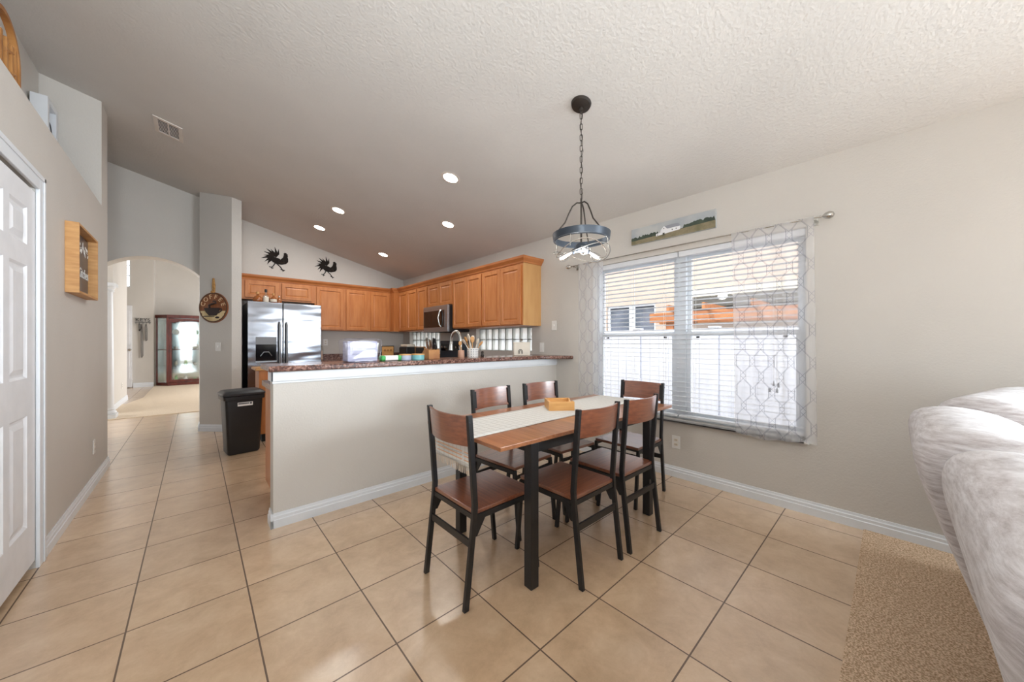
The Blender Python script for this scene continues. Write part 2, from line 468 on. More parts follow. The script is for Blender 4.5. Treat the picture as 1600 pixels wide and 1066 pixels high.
base_prof('baseboard_left', (XL, 1.475), (XL, YE+.016), 1, 0)
base_prof('baseboard_left_end', (-1.74, YE), (XL, YE), 0, 1)
base_prof('baseboard_pier', (-.562, 4.65), (-.238, 4.33), -.711, -.703)
base_prof('baseboard_pier_side', (-.562, 4.65), (-.562, 4.88), -1, 0)
# door casing, and dark sheet for the shaded opening
c = MB()
c.box(XL+.0005, XL+.016, DY1-.004, DY1+.08, 0, DZ+.08); c.box(XL+.0005, XL+.016, DY0-.08, DY0+.004, 0, DZ+.08); c.box(XL+.0005, XL+.016, DY0+.004, DY1-.004, DZ-.004, DZ+.08)
c.box(XL+.016, XL+.021, DY1+.055, DY1+.08, 0, DZ+.08); c.box(XL+.016, XL+.021, DY0-.08, DY1+.08, DZ+.055, DZ+.08)
struct('trim_2', c, M_trim, bevel=.004)
c = MB(); c.box(XL-.119, XL-.06, DY0+.001, DY1-.001, .002, DZ-.001); struct('closet_shade_sheet', c, M_dark)  # near-black sheet stands in for the shade behind the closet doors

def panel_door(name, y0, y1, z0, z1, x, panels, parent=None, th=.035):
    mb = MB(); ys = sorted({y0, y1}|{p[0] for p in panels}|{p[1] for p in panels}); zs_ = sorted({z0, z1}|{p[2] for p in panels}|{p[3] for p in panels})
    for i in range(len(ys)-1):
        for j in range(len(zs_)-1):
            a, b, q, r = ys[i], ys[i+1], zs_[j], zs_[j+1]
            hole = any(p[0] <= a and b <= p[1] and p[2] <= q and r <= p[3] for p in panels)
            if not hole: mb.add([(x, a, q), (x, b, q), (x, b, r), (x, a, r)], [(0, 1, 2, 3)])
    for (a, b, q, r) in panels:
        def ringv(d, dx): return [(x+dx, a+d, q+d), (x+dx, b-d, q+d), (x+dx, b-d, r-d), (x+dx, a+d, r-d)]
        L = [ringv(0, 0), ringv(.012, -.010), ringv(.022, -.010), ringv(.05, -.001)]
        for k in range(3): mb.add(L[k]+L[k+1], [(i, (i+1) % 4, (i+1) % 4+4, i+4) for i in range(4)])
        mb.add(L[3], [(0, 1, 2, 3)])
    mb.add([(x, y0, z0), (x, y1, z0), (x, y1, z1), (x, y0, z1), (x-th, y0, z0), (x-th, y1, z0), (x-th, y1, z1), (x-th, y0, z1)],
           [(4, 7, 6, 5), (0, 4, 5, 1), (1, 5, 6, 2), (2, 6, 7, 3), (3, 7, 4, 0)])
    return mb
PZ = [(.27, .847), (1.04, 1.62), (1.727, 1.92)]
pan = [(a, b, q, r) for a, b in ((.74, .93), (1.0, 1.232)) for q, r in PZ]
struct('door_1', panel_door('door', .635, 1.350, .05, 2.035, XL+.001, pan), M_door, bevel=0)
pan = [(a, b, q, r) for a, b in ((.01, .23), (.30, .52)) for q, r in PZ]
struct('door_2', panel_door('door', -.09, .625, .05, 2.035, XL+.001, pan), M_door)

# hall beyond the arch
c = MB(); c.box(-1.83, -1.68, 7.1, 9.2, 0, 4.4); struct('wall_hall_left', c, M_wall)
base_prof('baseboard_hall_left', (-1.68, 7.1), (-1.68, 9.2), 1, 0, .11)
c = MB(); 
c.box(-3.6, -2.03, 12.0, 12.15, 0, 4.4); c.box(-2.03, -1.90, 12.0, 12.15, 0, 2.7); c.box(-2.03, -1.90, 12.0, 12.15, 3.5, 4.4); c.box(-1.90, -1.455, 12.0, 12.15, 0, 4.4); c.box(-1.60, -1.455, 12.15, 12.6, 0, 4.4)
struct('wall_hall_far', c, M_wall)
c = MB(); c.box(-1.60, 2.6, 12.6, 12.75, 0, 4.4); struct('wall_hall_end', c, M_wall)
c = MB(); c.box(-3.75, -3.6, 9.2, 12.15, 0, 4.4); c.box(-3.6, -1.83, 9.2, 9.3, 0, 4.4); struct('wall_foyer', c, M_wall)
base_prof('baseboard_hall_far', (-1.84, 12.0), (-1.455, 12.0), 0, -1, .12)
c = MB(); c.box(XW-.06, XW, 5.4, 12.6, 2.9, 4.4); c.box(XW-.06, XW, 5.4, 6.6, 0, 2.9); struct('wall_hall_right', c, M_wall)  # unseen side left open low down so light enters the hall
c = MB(); c.box(-2.03, -1.90, 12.05, 12.06, 2.7, 3.5); struct('window_2', c, M_pane)
c = MB(); c.box(-2.035, -1.895, 11.99, 12.07, 2.69, 2.72); c.box(-2.035, -1.895, 11.99, 12.07, 3.48, 3.51); c.box(-1.91, -1.895, 11.99, 12.07, 2.7, 3.5); c.box(-2.03, -1.9, 12.03, 12.07, 3.0, 3.02); c.box(-2.03, -1.9, 12.03, 12.07, 3.27, 3.29)
struct('trim_4', c, M_trim)
# header with arch shape over the column
c = MB(); c.box(-1.83, -1.575, 6.6, 7.1, 2.17, 4.4); struct('wall_hall_header', c, M_wall)
# front door of the hall
c = MB(); M = frame_M((0, 0, 0), (0, -1, 0), (1, 0, 0))
door = MB(); door.box(-2.75, -1.86, 11.95, 11.995, .02, 2.2); door.box(-1.97, -1.9, 11.94, 11.95, .25, .95); door.box(-1.97, -1.9, 11.94, 11.95, 1.15, 2.05)
d3 = struct('door_3', door, M_door, bevel=.004)
k = MB(); k.lathe([(.03, 0), (.03, .01), (.012, .015), (.012, .04), (.028, .05), (.028, .07), (0, .078)], 12, M=frame_M((-1.895, 11.94, 1.02), (1, 0, 0), (0, 0, 1)))
struct('door_knob', k, M_chrome, d3)
# column
col = thing('column', 'white round column with plinth and capital beyond the arch', 'column', (-1.675, 6.72, 0))
c = MB(); c.box(-1.805, -1.545, 6.59, 6.85, 0, .07); c.lathe([(.125, .07), (.13, .09), (.125, .11), (.105, .13), (.11, .15), (.1, .165)], 28, (-1.675, 6.72, 0)); obj('plinth', c, M_trim, col)
c = MB(); c.lathe([(.098, .165), (.098, 1.0), (.088, 2.03)], 28, (-1.675, 6.72, 0)); obj('shaft', c, M_trim, col, smooth=True)
c = MB(); c.lathe([(.095, 2.03), (.105, 2.05), (.095, 2.06), (.12, 2.10), (.12, 2.12)], 28, (-1.675, 6.72, 0)); c.box(-1.81, -1.545, 6.585, 6.855, 2.12, 2.169); obj('capital', c, M_trim, col)

# ------------------------------------------------------------------ dining window
wf = MB()
x0, x1 = XW+.10, XW+.155
ya, yb, za, zb = -1.35, .45, .52, 2.05; ym = -.45
def fr(mb, a, b, q, r, t, X0=x0, X1=x1):
    mb.box(X0, X1, a, a+t, q, r); mb.box(X0, X1, b-t, b, q, r); mb.box(X0, X1, a+t, b-t, q, q+t); mb.box(X0, X1, a+t, b-t, r-t, r)
w1 = MB(); w1.box(x0-.02, x1+.02, ym-.045, ym+.045, za, zb)
w1.box(x0-.02, x1+.02, ya, ya+.03, za, zb); w1.box(x0-.02, x1+.02, yb-.03, yb, za, zb); w1.box(x0-.02, x1+.02, ya+.03, ym-.045, zb-.03, zb); w1.box(x0-.02, x1+.02, ym+.045, yb-.03, zb-.03, zb)
w1.box(x0-.02, x1+.02, ya+.03, ym-.045, za, za+.03); w1.box(x0-.02, x1+.02, ym+.045, yb-.03, za, za+.03)
win = struct('window_1', w1, M_trim, bevel=.003)
for (a, b) in ((ya+.031, ym-.046), (ym+.046, yb-.031)):
    s = MB(); fr(s, a, b, 1.285, zb-.031, .032, x0+.02, x0+.045); obj('upper_sash', s, M_trim, win)
    g = MB(); g.box(x0+.03, x0+.034, a+.03, b-.03, 1.31, zb-.06); obj('pane', g, M_pane, win)
    s = MB(); fr(s, a, b, za+.031, 1.32, .038, x0-.012, x0+.018); lo = obj('lower_sash', s, M_trim, win)
    g = MB(); g.box(x0+.002, x0+.006, a+.036, b-.036, za+.06, 1.29); obj('pane', g, M_pane, win)
    for y in (a+.1, b-.1):
        l = MB(); l.box(x0-.022, x0-.012, y-.012, y+.012, 1.262, 1.278); obj('sash_latch', l, M_black, win)
sl = MB(); sl.box(XW-.032, x0-.021, ya+.001, yb-.001, .497, .5195); sl.box(XW-.032, XW-.0005, ya-.02, yb+.02, .497, .5195)
M_marble = mat('cultured_marble', (228, 226, 224), .25, c2=(206, 204, 204), scale=14)
struct('trim_5', sl, M_marble, bevel=.006)

# venetian blinds
def blind(y0, y1, label, wand):
    xb0, xb1 = XW+.018, XW+.066
    t = thing('venetian_blind', label, 'blinds', ((xb0+xb1)/2, (y0+y1)/2, .525), 'white venetian blinds in the dining window')
    h = MB(); h.box(xb0-.006, xb1+.004, y0, y1, 2.0, 2.048); obj('head_rail', h, M_blind, t, bevel=.003)
    s = MB(); z = .60; n = 0
    while z < 1.985:
        M = Matrix.Translation(((xb0+xb1)/2, 0, z)) @ Matrix.Rotation(math.radians(4), 4, 'Y')
        s.box(-.024, .024, y0+.004, y1-.004, -.0013, .0013, M); z += .0435; n += 1
    so = obj('slats', s, M_blind, t); 
    b = MB(); b.box(xb0, xb1, y0+.003, y1-.003, .545, .565); obj('bottom_rail', b, M_blind, t, bevel=.003)
    for y in (y0+.13, (y0+y1)/2, y1-.13):
        cmb = MB(); cmb.box(xb0-.002, xb0-.0005, y-.0012, y+.0012, .56, 2.0); cmb.box(xb1+.0005, xb1+.002, y-.0012, y+.0012, .56, 2.0); obj('ladder_cord', cmb, M_white, t)
    if wand is not None:
        cmb = MB(); cmb.tube([(xb0-.012, wand, 2.0), (xb0-.012, wand, .95)], .0018, 6); cmb.tube([(xb0-.012, wand-.02, 2.0), (xb0-.012, wand-.02, .9)], .0018, 6); pc = obj('pull_cord', cmb, M_white, t)
        M_tas = mat('grey_tassel', (120, 124, 132), .5)
        for dy, dz in ((0, .93), (-.02, .88), (.025, .88), (-.03, .92)):
            tm = MB(); tm.lathe([(.003, 0), (.008, -.03), (.007, -.036), (0, -.037)][::-1], 8, (xb0-.012, wand+dy, dz)); obj('tassel', tm, M_tas, t, smooth=True)
    return t
blind(ym+.004, yb-.004, 'white venetian blind in the left half of the dining window, behind the far chair', None)
blind(ya+.004, ym-.004, 'white venetian blind in the right half of the dining window, behind the wide sheer curtain', -1.16)

# curtain rod and curtains
XR = XW-.07
rod = thing('curtain_rod', 'thin metal curtain rod with round finials above the dining window', 'curtain rod', (XR, -.37, 2.085))
c = MB(); c.tube([(XR, .69, 2.085), (XR, -1.43, 2.085)], .006, 10); obj('rod', c, M_chrome, rod)
for y, s in ((.69, 1), (-1.43, -1)):
    c = MB(); c.lathe([(.0, 0), (.010, .002), (.006, .014), (.02, .03), (.026, .05), (.018, .07), (0, .078)], 14, M=frame_M((XR, y, 2.085), (1, 0, 0), (0, 0, -s) if s > 0 else (0, 0, 1)))
    obj('finial', c, M_chrome, rod, smooth=True)
for y in (.66, -1.405):
    c = MB(); c.box(XR-.006, XW-.001, y-.006, y+.006, 2.068, 2.079); c.box(XW-.008, XW-.0005, y-.014, y+.014, 2.045, 2.105); obj('bracket', c, M_chrome, rod)

def curtain(ytop, ybot, z0, folds, amp, label, seed):
    rnd = random.Random(seed); ph = [rnd.uniform(0, 6) for _ in range(4)]
    nu, nv = 120, 40
    width = abs(ytop[1]-ytop[0])*1.45
    mb = MB()
    def fn(u, v):
        y = (ytop[0]+(ytop[1]-ytop[0])*u)*(v)+(ybot[0]+(ybot[1]-ybot[0])*u)*(1-v)
        A = amp*(.35+.65*(1-v)); 
        x = XR+A*math.sin(2*PI*folds*u+ph[0]+.6*math.sin(3*v+ph[1]))*(.6+.4*math.sin(5*u+ph[2]))
        if v > .985: x = XR-.008
        zz = z0+(2.094-z0)*v-(.012*math.sin(6*u+ph[3]) if v == 0 else 0)
        return (x, y, zz)
    mb.grid(fn, nu, nv)
    o = obj('sheer_curtain', mb, M_curtain, smooth=True, ang=180, loc=(XR, (ytop[0]+ytop[1])/2, z0))
    uvl = o.data.uv_layers.new(name='UVMap')
    for p in o.data.polygons:
        for li in p.loop_indices:
            vi = o.data.loops[li].vertex_index
            uvl.data[li].uv = ((vi//(nv+1))/nu*width, (vi % (nv+1))/nv*(2.094-z0))
    tag(o, label, 'curtain', 'sheer trellis curtains')
curtain((.60, .285), (.60, .29), .60, 4, .022, 'narrow bunched sheer white curtain with grey trellis lines at the left end of the rod', 1)
curtain((-.90, -1.40), (-.93, -1.42), .505, 3.2, .026, 'wide spread sheer white curtain with grey trellis lines at the right end of the rod', 5)

# painting over the window
pt = thing('canvas_painting', 'long narrow canvas painting of a white barn and fields above the window', 'painting', (XW-.012, -.395, 2.185))
M_psky = mat('painted_sky', (164, 170, 176), .7, c2=(188, 190, 188), scale=6)
M_pfield = mat('painted_field', (146, 134, 108), .7, c2=(118, 112, 84), scale=14)
M_ptree = mat('painted_tree', (72, 84, 70), .7, c2=(56, 66, 56), scale=20)
M_pbarn = mat('painted_barn', (238, 238, 240), .7)
M_proof = mat('painted_roof', (150, 152, 160), .7)
py0, py1, pz0, pz1 = -.772, -.016, 2.185, 2.34
c = MB(); c.box(XW-.026, XW-.0005, py0, py1, pz0, pz1); obj('canvas', c, M_psky, pt)
def flat(name, poly, m, dx, par):       # poly in (s from left, z) on the painting
    mb = MB(); M = frame_M((XW-.026-dx, 0, 0), (0, 1, 0), (0, 0, 1))
    mb.prism([(py1-s, z) for s, z in poly], -.0003, .0003, M); return obj(name, mb, m, par)
flat('field', [(.0, pz0), (.756, pz0), (.756, pz0+.062), (.5, pz0+.055), (.25, pz0+.044), (0, pz0+.036)], M_pfield, .0008, pt)
rt = random.Random(3); tl = [(0, pz0+.036)]
s_ = 0.0
tops = []
while s_ < .756:
    hgt = .02+.022*rt.random()
    if .27 < s_ < .50: hgt = .006
    tops.append((s_, pz0+.036+.026*s_/.756+hgt)); s_ += .012
poly = [(0, pz0+.034)]+tops+[(.756, pz0+.06)]
flat('tree_line', poly, M_ptree, .0006, pt)
flat('barn', [(.25, pz0+.035), (.25, pz0+.058), (.29, pz0+.062), (.295, pz0+.085), (.325, pz0+.115), (.355, pz0+.085), (.47, pz0+.085), (.47, pz0+.052), (.36, pz0+.045)], M_pbarn, .0016, pt)
flat('barn_roof', [(.33, pz0+.112), (.40, pz0+.116), (.455, pz0+.112), (.475, pz0+.084), (.355, pz0+.084)], M_proof, .002, pt)
for s, z, w_, h_ in ((.322, .042, .018, .022), (.323, .092, .008, .008), (.40, .066, .008, .01), (.435, .068, .008, .01), (.265, .045, .008, .008)):
    flat('barn_opening', [(s-w_/2, pz0+z-h_/2), (s+w_/2, pz0+z-h_/2), (s+w_/2, pz0+z+h_/2), (s-w_/2, pz0+z+h_/2)], M_roof, .0024, pt)

# ------------------------------------------------------------------ outside
c = MB(); c.box(XW+.2, 30, -12, 25, -.3, -.16); o = struct('ground_yard', c, M_gravel)
f = thing('vinyl_fence', 'white vinyl privacy fence outside the dining window', 'fence', (5.05, 2, -.16))
for k in range(-5, 9):
    y = k*1.2
    c = MB(); c.box(5.03, 5.06, y+.06, y+1.14, -.16, 1.40)
    for q in range(1, 7): c.box(5.022, 5.03, y+.06+q*.154-.004, y+.06+q*.154+.004, -.1, 1.38)
    obj('fence_panel', c, M_vinyl, f)
    c = MB(); c.box(4.99, 5.10, y-.06, y+.06, -.16, 1.44); c.box(4.98, 5.11, y-.07, y+.07, 1.44, 1.46); obj('fence_post', c, M_vinyl, f)
c = MB(); c.box(5.0, 5.09, -6.06, 10.86, 1.36, 1.43); obj('top_rail', c, M_vinyl, f)
nb = thing('neighbor_house', 'beige stucco house beyond the white fence with a two-pane window', 'house', (8.5, 0, -.16))
c = MB(); c.box(8.5, 9, -12, 2.52, -.16, 5.4); c.box(8.5, 9, 4.0, 22, -.16, 5.4); c.box(8.5, 9, 2.52, 4.0, -.16, 1.45); c.box(8.5, 9, 2.52, 4.0, 2.28, 5.4); obj('wall', c, M_stucco, nb)
c = MB()
for a, b in ((2.52, 3.22), (3.30, 4.0)): c.box(8.62, 8.64, a+.05, b-.05, 1.5, 2.23)
M_bluepane = mat('reflecting_pane', (104, 110, 122), .1, c2=(76, 84, 94), scale=2)
wn = MB(); fr(wn, 2.52, 4.0, 1.45, 2.28, .06, 8.56, 8.64); wn.box(8.55, 8.64, 3.21, 3.31, 1.5, 2.22); fw = obj('window_frame', wn, M_trim, nb); obj('pane', c, M_bluepane, fw)
c = MB(); c.box(7.95, 8.499, -12, 1.75, 2.02, 2.10); c.box(7.9, 7.95, -12, 1.78, 2.02, 2.26); obj('eave', c, M_roof, nb)
M_rooftile = mat('pale_roof', (176, 168, 152), .8)
c = MB(); c.prism([(7.9, 2.27), (8.499, 2.5), (8.499, 2.26), (7.9, 2.26)], 0, 13.7, frame_M((0, 1.75, 0), (1, 0, 0), (0, 0, 1))); obj('lower_roof', c, M_rooftile, nb)
pg = thing('pergola', 'orange cedar pergola beams standing behind the white fence', 'pergola', (6.05, -1, -.16))
c = MB(); c.box(6.0, 6.05, -6, 1.46, 1.60, 1.78); obj('beam', c, M_cedar, pg)
c = MB(); c.box(6.25, 6.3, -6, 1.38, 1.58, 1.70); obj('beam', c, M_cedar, pg)
for y in (1.1, -1.4, -3.9):
    c = MB(); c.box(6.06, 6.2, y-.07, y+.07, -.16, 1.62); obj('post', c, M_cedar, pg)
    c = MB(); c.tube([(6.13, y-.05, 1.25), (6.13, y-.45, 1.62)], .05, 4, sq=True); obj('brace', c, M_cedar, pg)
for y in (1.0, .4, -.3, -1.0, -1.7, -2.4):
    c = MB(); c.box(5.75, 6.9, y-.02, y+.02, 1.785, 1.90); obj('rafter', c, M_cedar, pg)

# glass block windows
M_block = mat('glass_block', (236, 240, 238), .3, c2=(244, 246, 244), scale=30, emit=None, trans=.0)
mb_, nt, p = newmat('glass_block_lit'); M_block = mb_
out = nt.nodes['Material Output']; tl_ = N(nt, 'ShaderNodeBsdfTranslucent'); tl_.inputs[0].default_value = (.95, .97, .95, 1)
tr_ = N(nt, 'ShaderNodeBsdfTransparent'); mx_ = N(nt, 'ShaderNodeMixShader'); mx_.inputs[0].default_value = .55
nt.links.new(tr_.outputs[0], mx_.inputs[1]); nt.links.new(tl_.outputs[0], mx_.inputs[2]); nt.links.new(mx_.outputs[0], out.inputs[0])
M_mortar = mat('grey_mortar', (150, 152, 146), .8)
for idx, (a, b, q, r) in enumerate(OPEN[1:]):
    mo = MB(); nbk = 8
    pw = (b-a)/nbk; ph_ = (r-q)/2
    mo.box(XW+.07, XW+.13, a, b, q, q+.006); mo.box(XW+.07, XW+.13, a, b, r-.006, r); mo.box(XW+.07, XW+.13, a, b, q+ph_-.004, q+ph_+.004)
    for i in range(nbk+1):
        y = a+i*pw; mo.box(XW+.07, XW+.13, max(a, y-.004), min(b, y+.004), q+.006, r-.006)
    w = struct('window_%d' % (3+idx), mo, M_mortar)
    for i in range(nbk):
        for j in range(2):
            bl = MB(); bl.box(XW+.075, XW+.125, a+i*pw+.005, a+(i+1)*pw-.005, q+j*ph_+.007, q+(j+1)*ph_-.007); obj('glass_block', bl, M_block, w, bevel=.008)

# ------------------------------------------------------------------ kitchen cabinets
def cab_door_x(x, y0, y1, z0, z1):       # door on plane X=x facing -X, raised panel
    mb = MB(); t = .02; f_ = .055
    def R(d, dx): return [(x+dx, y0+d, z0+d), (x+dx, y1-d, z0+d), (x+dx, y1-d, z1-d), (x+dx, y0+d, z1-d)]
    L = [R(0, 0), R(0, -t+.004), R(.004, -t), R(f_-.006, -t), R(f_, -t+.012), R(f_+.010, -t+.013), R(f_+.022, -t+.008)]
    for k in range(len(L)-1): mb.add(L[k]+L[k+1], [(i, i+4, (i+1) % 4+4, (i+1) % 4) for i in range(4)])
    mb.add(L[-1], [(0, 3, 2, 1)]); return mb
def cab_door_y(y, x0, x1, z0, z1):       # door facing -Y
    mb = cab_door_x(0, x0, x1, z0, z1)
    mb.v = [(v[1], y+v[0], v[2]) for v in mb.v]; mb.f = [f[::-1] for f in mb.f]; return mb

XF = 2.318; YF = 4.865
def wall_cab(label, box, doors, loc, face, end=None):
    t = thing('wall_cabinet', label, 'cabinet', loc, 'maple wall cabinets')
    c = MB(); c.box(*box); obj('body', c, M_cab, t)
    for d in doors:
        a, b, q, r = d[:4]
        obj('door', cab_door_x(XF, a, b, q, r) if face == 'x' else cab_door_y(YF, a, b, q, r), M_cab, t)
    if end: c = MB(); c.box(*end); o = obj('end_panel', c, M_cabend, t); o['label'] = 'lighter maple end panel'
    return t
ZB, ZT = 1.43, 2.19
e = .0006
# window-wall run
wall_cab('maple wall cabinet with two tall doors at the window end of the run', (XF, XW-e, 1.24, 2.04-e, ZB, ZT), [(1.268, 1.645, ZB+.012, 2.165), (1.652, 2.028, ZB+.012, 2.165)], (XF, 1.64, ZB), 'x', (XF+.001, XW-e, 1.232, 1.2395, ZB, ZT))
wall_cab('maple wall cabinet with two tall doors just right of the microwave', (XF, XW-e, 2.04, 2.775-e, ZB, ZT), [(2.05, 2.402, ZB+.012, 2.165), (2.41, 2.765, ZB+.012, 2.165)], (XF, 2.4, ZB), 'x')
wall_cab('short maple wall cabinet with two small doors above the microwave', (XF, XW-e, 2.775, 3.56-e, 1.802, ZT), [(2.79, 3.163, 1.81, 2.165), (3.17, 3.545, 1.81, 2.165)], (XF, 3.16, 1.802), 'x')
wall_cab('narrow maple wall cabinet with one door just left of the microwave', (XF, XW-e, 3.56, 3.93-e, ZB, ZT), [(3.575, 3.918, ZB+.012, 2.165)], (XF, 3.74, ZB), 'x')
wall_cab('maple wall cabinet with two doors next to the kitchen corner, right of it', (XF, XW-e, 3.93, 4.70-e, ZB, ZT), [(3.942, 4.31, ZB+.012, 2.165), (4.32, 4.665, ZB+.012, 2.165)], (XF, 4.3, ZB), 'x')
# back-wall run
wall_cab('blind corner maple wall cabinet without a door where the two runs meet', (2.22, XW-e, 4.70, YR-e, ZB, ZT), [], (2.42, 4.9, ZB), 'y')
wall_cab('maple wall cabinet with two tall doors on the back wall beside the corner', (1.375, 2.22-e, YF, YR-e, ZB, ZT), [(1.40, 1.775, ZB+.012, 2.165), (1.83, 2.195, ZB+.012, 2.165)], (1.8, YF, ZB), 'y')
wall_cab('maple wall cabinet with one tall door right of the refrigerator', (.895, 1.375-e, YF, YR-e, ZB, ZT), [(.92, 1.35, ZB+.012, 2.165)], (1.13, YF, ZB), 'y')
wall_cab('short wide maple wall cabinet with two doors above the refrigerator', (-.128, .895-e, YF, YR-e, 1.885, ZT), [(-.05, .385, 1.91, 2.165), (.42, .845, 1.91, 2.165)], (.38, YF, 1.885), 'y')
# crown moulding, one continuous piece
M_crown = mat('maple_crown', (188, 118, 66), .38, c2=(172, 102, 52), scale=3)
cr = MB()
prof = [(0, 0), (.012, 0), (.018, .018), (.045, .05), (.052, .075), (.0, .075)]     # out, up
zt = ZT-.002
def sweep(mb, path, prof):
    # path: list of (x,y), mitre vectors given
    m = len(prof); vs = []
    for (x, y, ox, oy) in path:
        for o_, u_ in prof: vs.append((x+ox*o_, y+oy*o_, zt+u_))
    fs = []
    for i in range(len(path)-1):
        for k in range(m): fs.append((i*m+k, (i+1)*m+k, (i+1)*m+(k+1) % m, i*m+(k+1) % m))
    fs.append(tuple(range(m))); fs.append(tuple(range((len(path)-1)*m, len(path)*m))[::-1])
    mb.add(vs, fs)
sweep(cr, [(-.128, YF, 0, -1), (2.22, YF, -.6, -1), (2.22, 4.70, -1, -.4), (XF, 4.70, -1, -.6), (XF, 1.232, -1, -1), (XW-e, 1.232, 0, -1)], prof)
cr.box(-.128, 2.22, YF, YR-e, zt+.060, zt+.074); cr.box(XF, XW-e, 1.232, 4.7, zt+.060, zt+.074); cr.box(2.22, XW-e, 4.7, YR-e, zt+.06, zt+.074)
tag(obj('crown_molding', cr, M_crown, loc=(XF, 3, zt)), 'stepped maple crown moulding running along the tops of the wall cabinets', 'moulding')

# base cabinets
def base_cab(label, box, doors, loc, face, m=M_cab):
    t = thing('base_cabinet', label, 'cabinet', loc, 'maple base cabinets')
    c = MB(); c.box(*box); obj('body', c, m, t)
    x0_, x1_, y0_, y1_ = box[:4]
    c = MB(); c.box(x0_+.06, x1_-.001, y0_+.06, y1_-.06, 0.001, .0995); obj('toe_kick', c, M_dark, t)
    for a, b in doors:
        if face == 'x':
            obj('door', cab_door_x(x0_, a, b, .13, .68), M_cab, t); obj('drawer', cab_door_x(x0_, a, b, .70, .86), M_cab, t)
        elif face == 'y':
            obj('door', cab_door_y(y0_, a, b, .13, .68), M_cab, t); obj('drawer', cab_door_y(y0_, a, b, .70, .86), M_cab, t)
    return t
base_cab('maple base cabinet end behind the half wall, under the bar', (-.18, 2.0, 1.103, 1.70, .10, .87), [], (.9, 1.4, 0), None)
base_cab('maple base cabinets along the back wall right of the refrigerator', (.96, 2.03, 4.60, YR-e, .10, .87), [(.98, 1.32), (1.34, 1.68), (1.70, 2.0)], (1.5, 4.9, 0), 'y')
base_cab('maple base cabinets on the window wall between corner and stove', (2.035, XW-e, 3.552, YR-e, .10, .87), [(3.57, 3.9), (3.92, 4.25), (4.27, 4.58)], (2.33, 4.3, 0), 'x')
base_cab('maple base cabinets on the window wall between stove and bar', (2.035, XW-e, 1.103, 2.760, .10, .87), [(1.75, 2.2), (2.25, 2.74)], (2.33, 1.9, 0), 'x')
c = MB(); c.box(-.20, 2.0, 1.1005, 1.74, .871, .911); c.box(2.0, XW-e, 1.1005, 2.760, .871, .911); c.box(XW-.02, XW-e, 1.1005, 2.76, .911, 1.01); c.box(-.20, XW-.02, 1.1005, 1.118, .911, 1.0)
tag(obj('kitchen_countertop', c, M_counter, loc=(1.2, 1.5, .87)), 'speckled brown kitchen countertop behind the raised bar', 'countertop')
c = MB(); c.box(.93, XW-e, 4.57, YR-e, .871, .911); c.box(2.0, XW-e, 3.552, 4.57, .871, .911); c.box(XW-.02, XW-e, 3.552, YR-.02, .911, 1.01); c.box(.93, XW-e, YR-.02, YR-e, .911, 1.01)
tag(obj('kitchen_countertop', c, M_counter, loc=(1.8, 4.9, .87)), 'speckled brown countertop with low backsplash along the back wall', 'countertop')
# small wooden kitchen island beside the trash can
t = thing('kitchen_island', 'wooden kitchen island end showing behind the half wall beside the trash can', 'kitchen island', (.3, 3.5, 0))
c = MB(); c.box(-.035, .62, 3.42, 3.76, .10, .875); obj('body', c, M_cab, t, bevel=.003)
c = MB(); c.box(.0, .58, 3.46, 3.72, .001, .0995); obj('base', c, M_dark, t)
c = MB(); c.box(-.075, .66, 3.385, 3.80, .876, .91); obj('top', c, M_oak, t, bevel=.012)

# bar top
c = MB()
c.prism([(-.255, .94), (2.30, .94), (2.42, .90), (2.52, .80), (2.58, .735), (XW-e, .722), (XW-e, 1.34), (-.255, 1.34)], 1.031, 1.068)
tag(obj('bar_top', c, M_counter, bevel=.008, seg=3, loc=(1.2, 1.1, 1.03)), 'speckled reddish brown raised bar top on the half wall', 'bar top')

# refrigerator
t = thing('refrigerator', 'stainless side-by-side refrigerator with black sides and ice dispenser', 'refrigerator', (.43, 4.8, 0))
fx0, fx1, fy = -.055, .885, 4.40
c = MB(); c.box(fx0, fx1, fy+.075, YR-.02, .03, 1.80); c.box(fx0+.05, fx1-.05, fy+.12, YR-.06, 0.001, .03); obj('body', c, M_blackp, t, bevel=.004)
def wavy_steel():
    m, nt, p = newmat('stainless_door'); p.inputs['Metallic'].default_value = 1; p.inputs['Roughness'].default_value = .17; p.inputs['Base Color'].default_value = lin((138, 140, 146))
    tc = N(nt, 'ShaderNodeTexCoord'); mp = N(nt, 'ShaderNodeMapping'); mp.inputs['Scale'].default_value = (.8, 1, 2.6); nt.links.new(tc.outputs['Object'], mp.inputs[0])
    nz = N(nt, 'ShaderNodeTexNoise'); nz.inputs['Scale'].default_value = 2.4; nz.inputs['Detail'].default_value = 1; nt.links.new(mp.outputs[0], nz.inputs['Vector'])
    b = N(nt, 'ShaderNodeBump'); b.inputs['Strength'].default_value = .35; b.inputs['Distance'].default_value = .03; nt.links.new(nz.outputs[0], b.inputs['Height']); nt.links.new(b.outputs[0], p.inputs['Normal'])
    return m
M_sdoor = wavy_steel()
dv = .365
dc = MB()      # freezer door with dispenser recess
rx0, rx1, rz0, rz1 = .035, .29, .93, 1.30
dc.box(fx0, rx0, fy, fy+.07, .06, 1.81); dc.box(rx1, dv-.006, fy, fy+.07, .06, 1.81); dc.box(rx0, rx1, fy, fy+.07, .06, rz0); dc.box(rx0, rx1, fy, fy+.07, rz1, 1.81)
dA = obj('freezer_door', dc, M_sdoor, t)
c = MB(); c.box(rx0+.001, rx1-.001, fy+.055, fy+.069, rz0+.001, rz1-.11); dp = obj('dispenser', c, M_glassdark, dA)
c = MB(); c.box(rx0+.001, rx1-.001, fy-.002, fy+.06, rz1-.109, rz1-.001); o = obj('dispenser_panel', c, mat('grey_control_panel', (128, 130, 134), .4), dA)
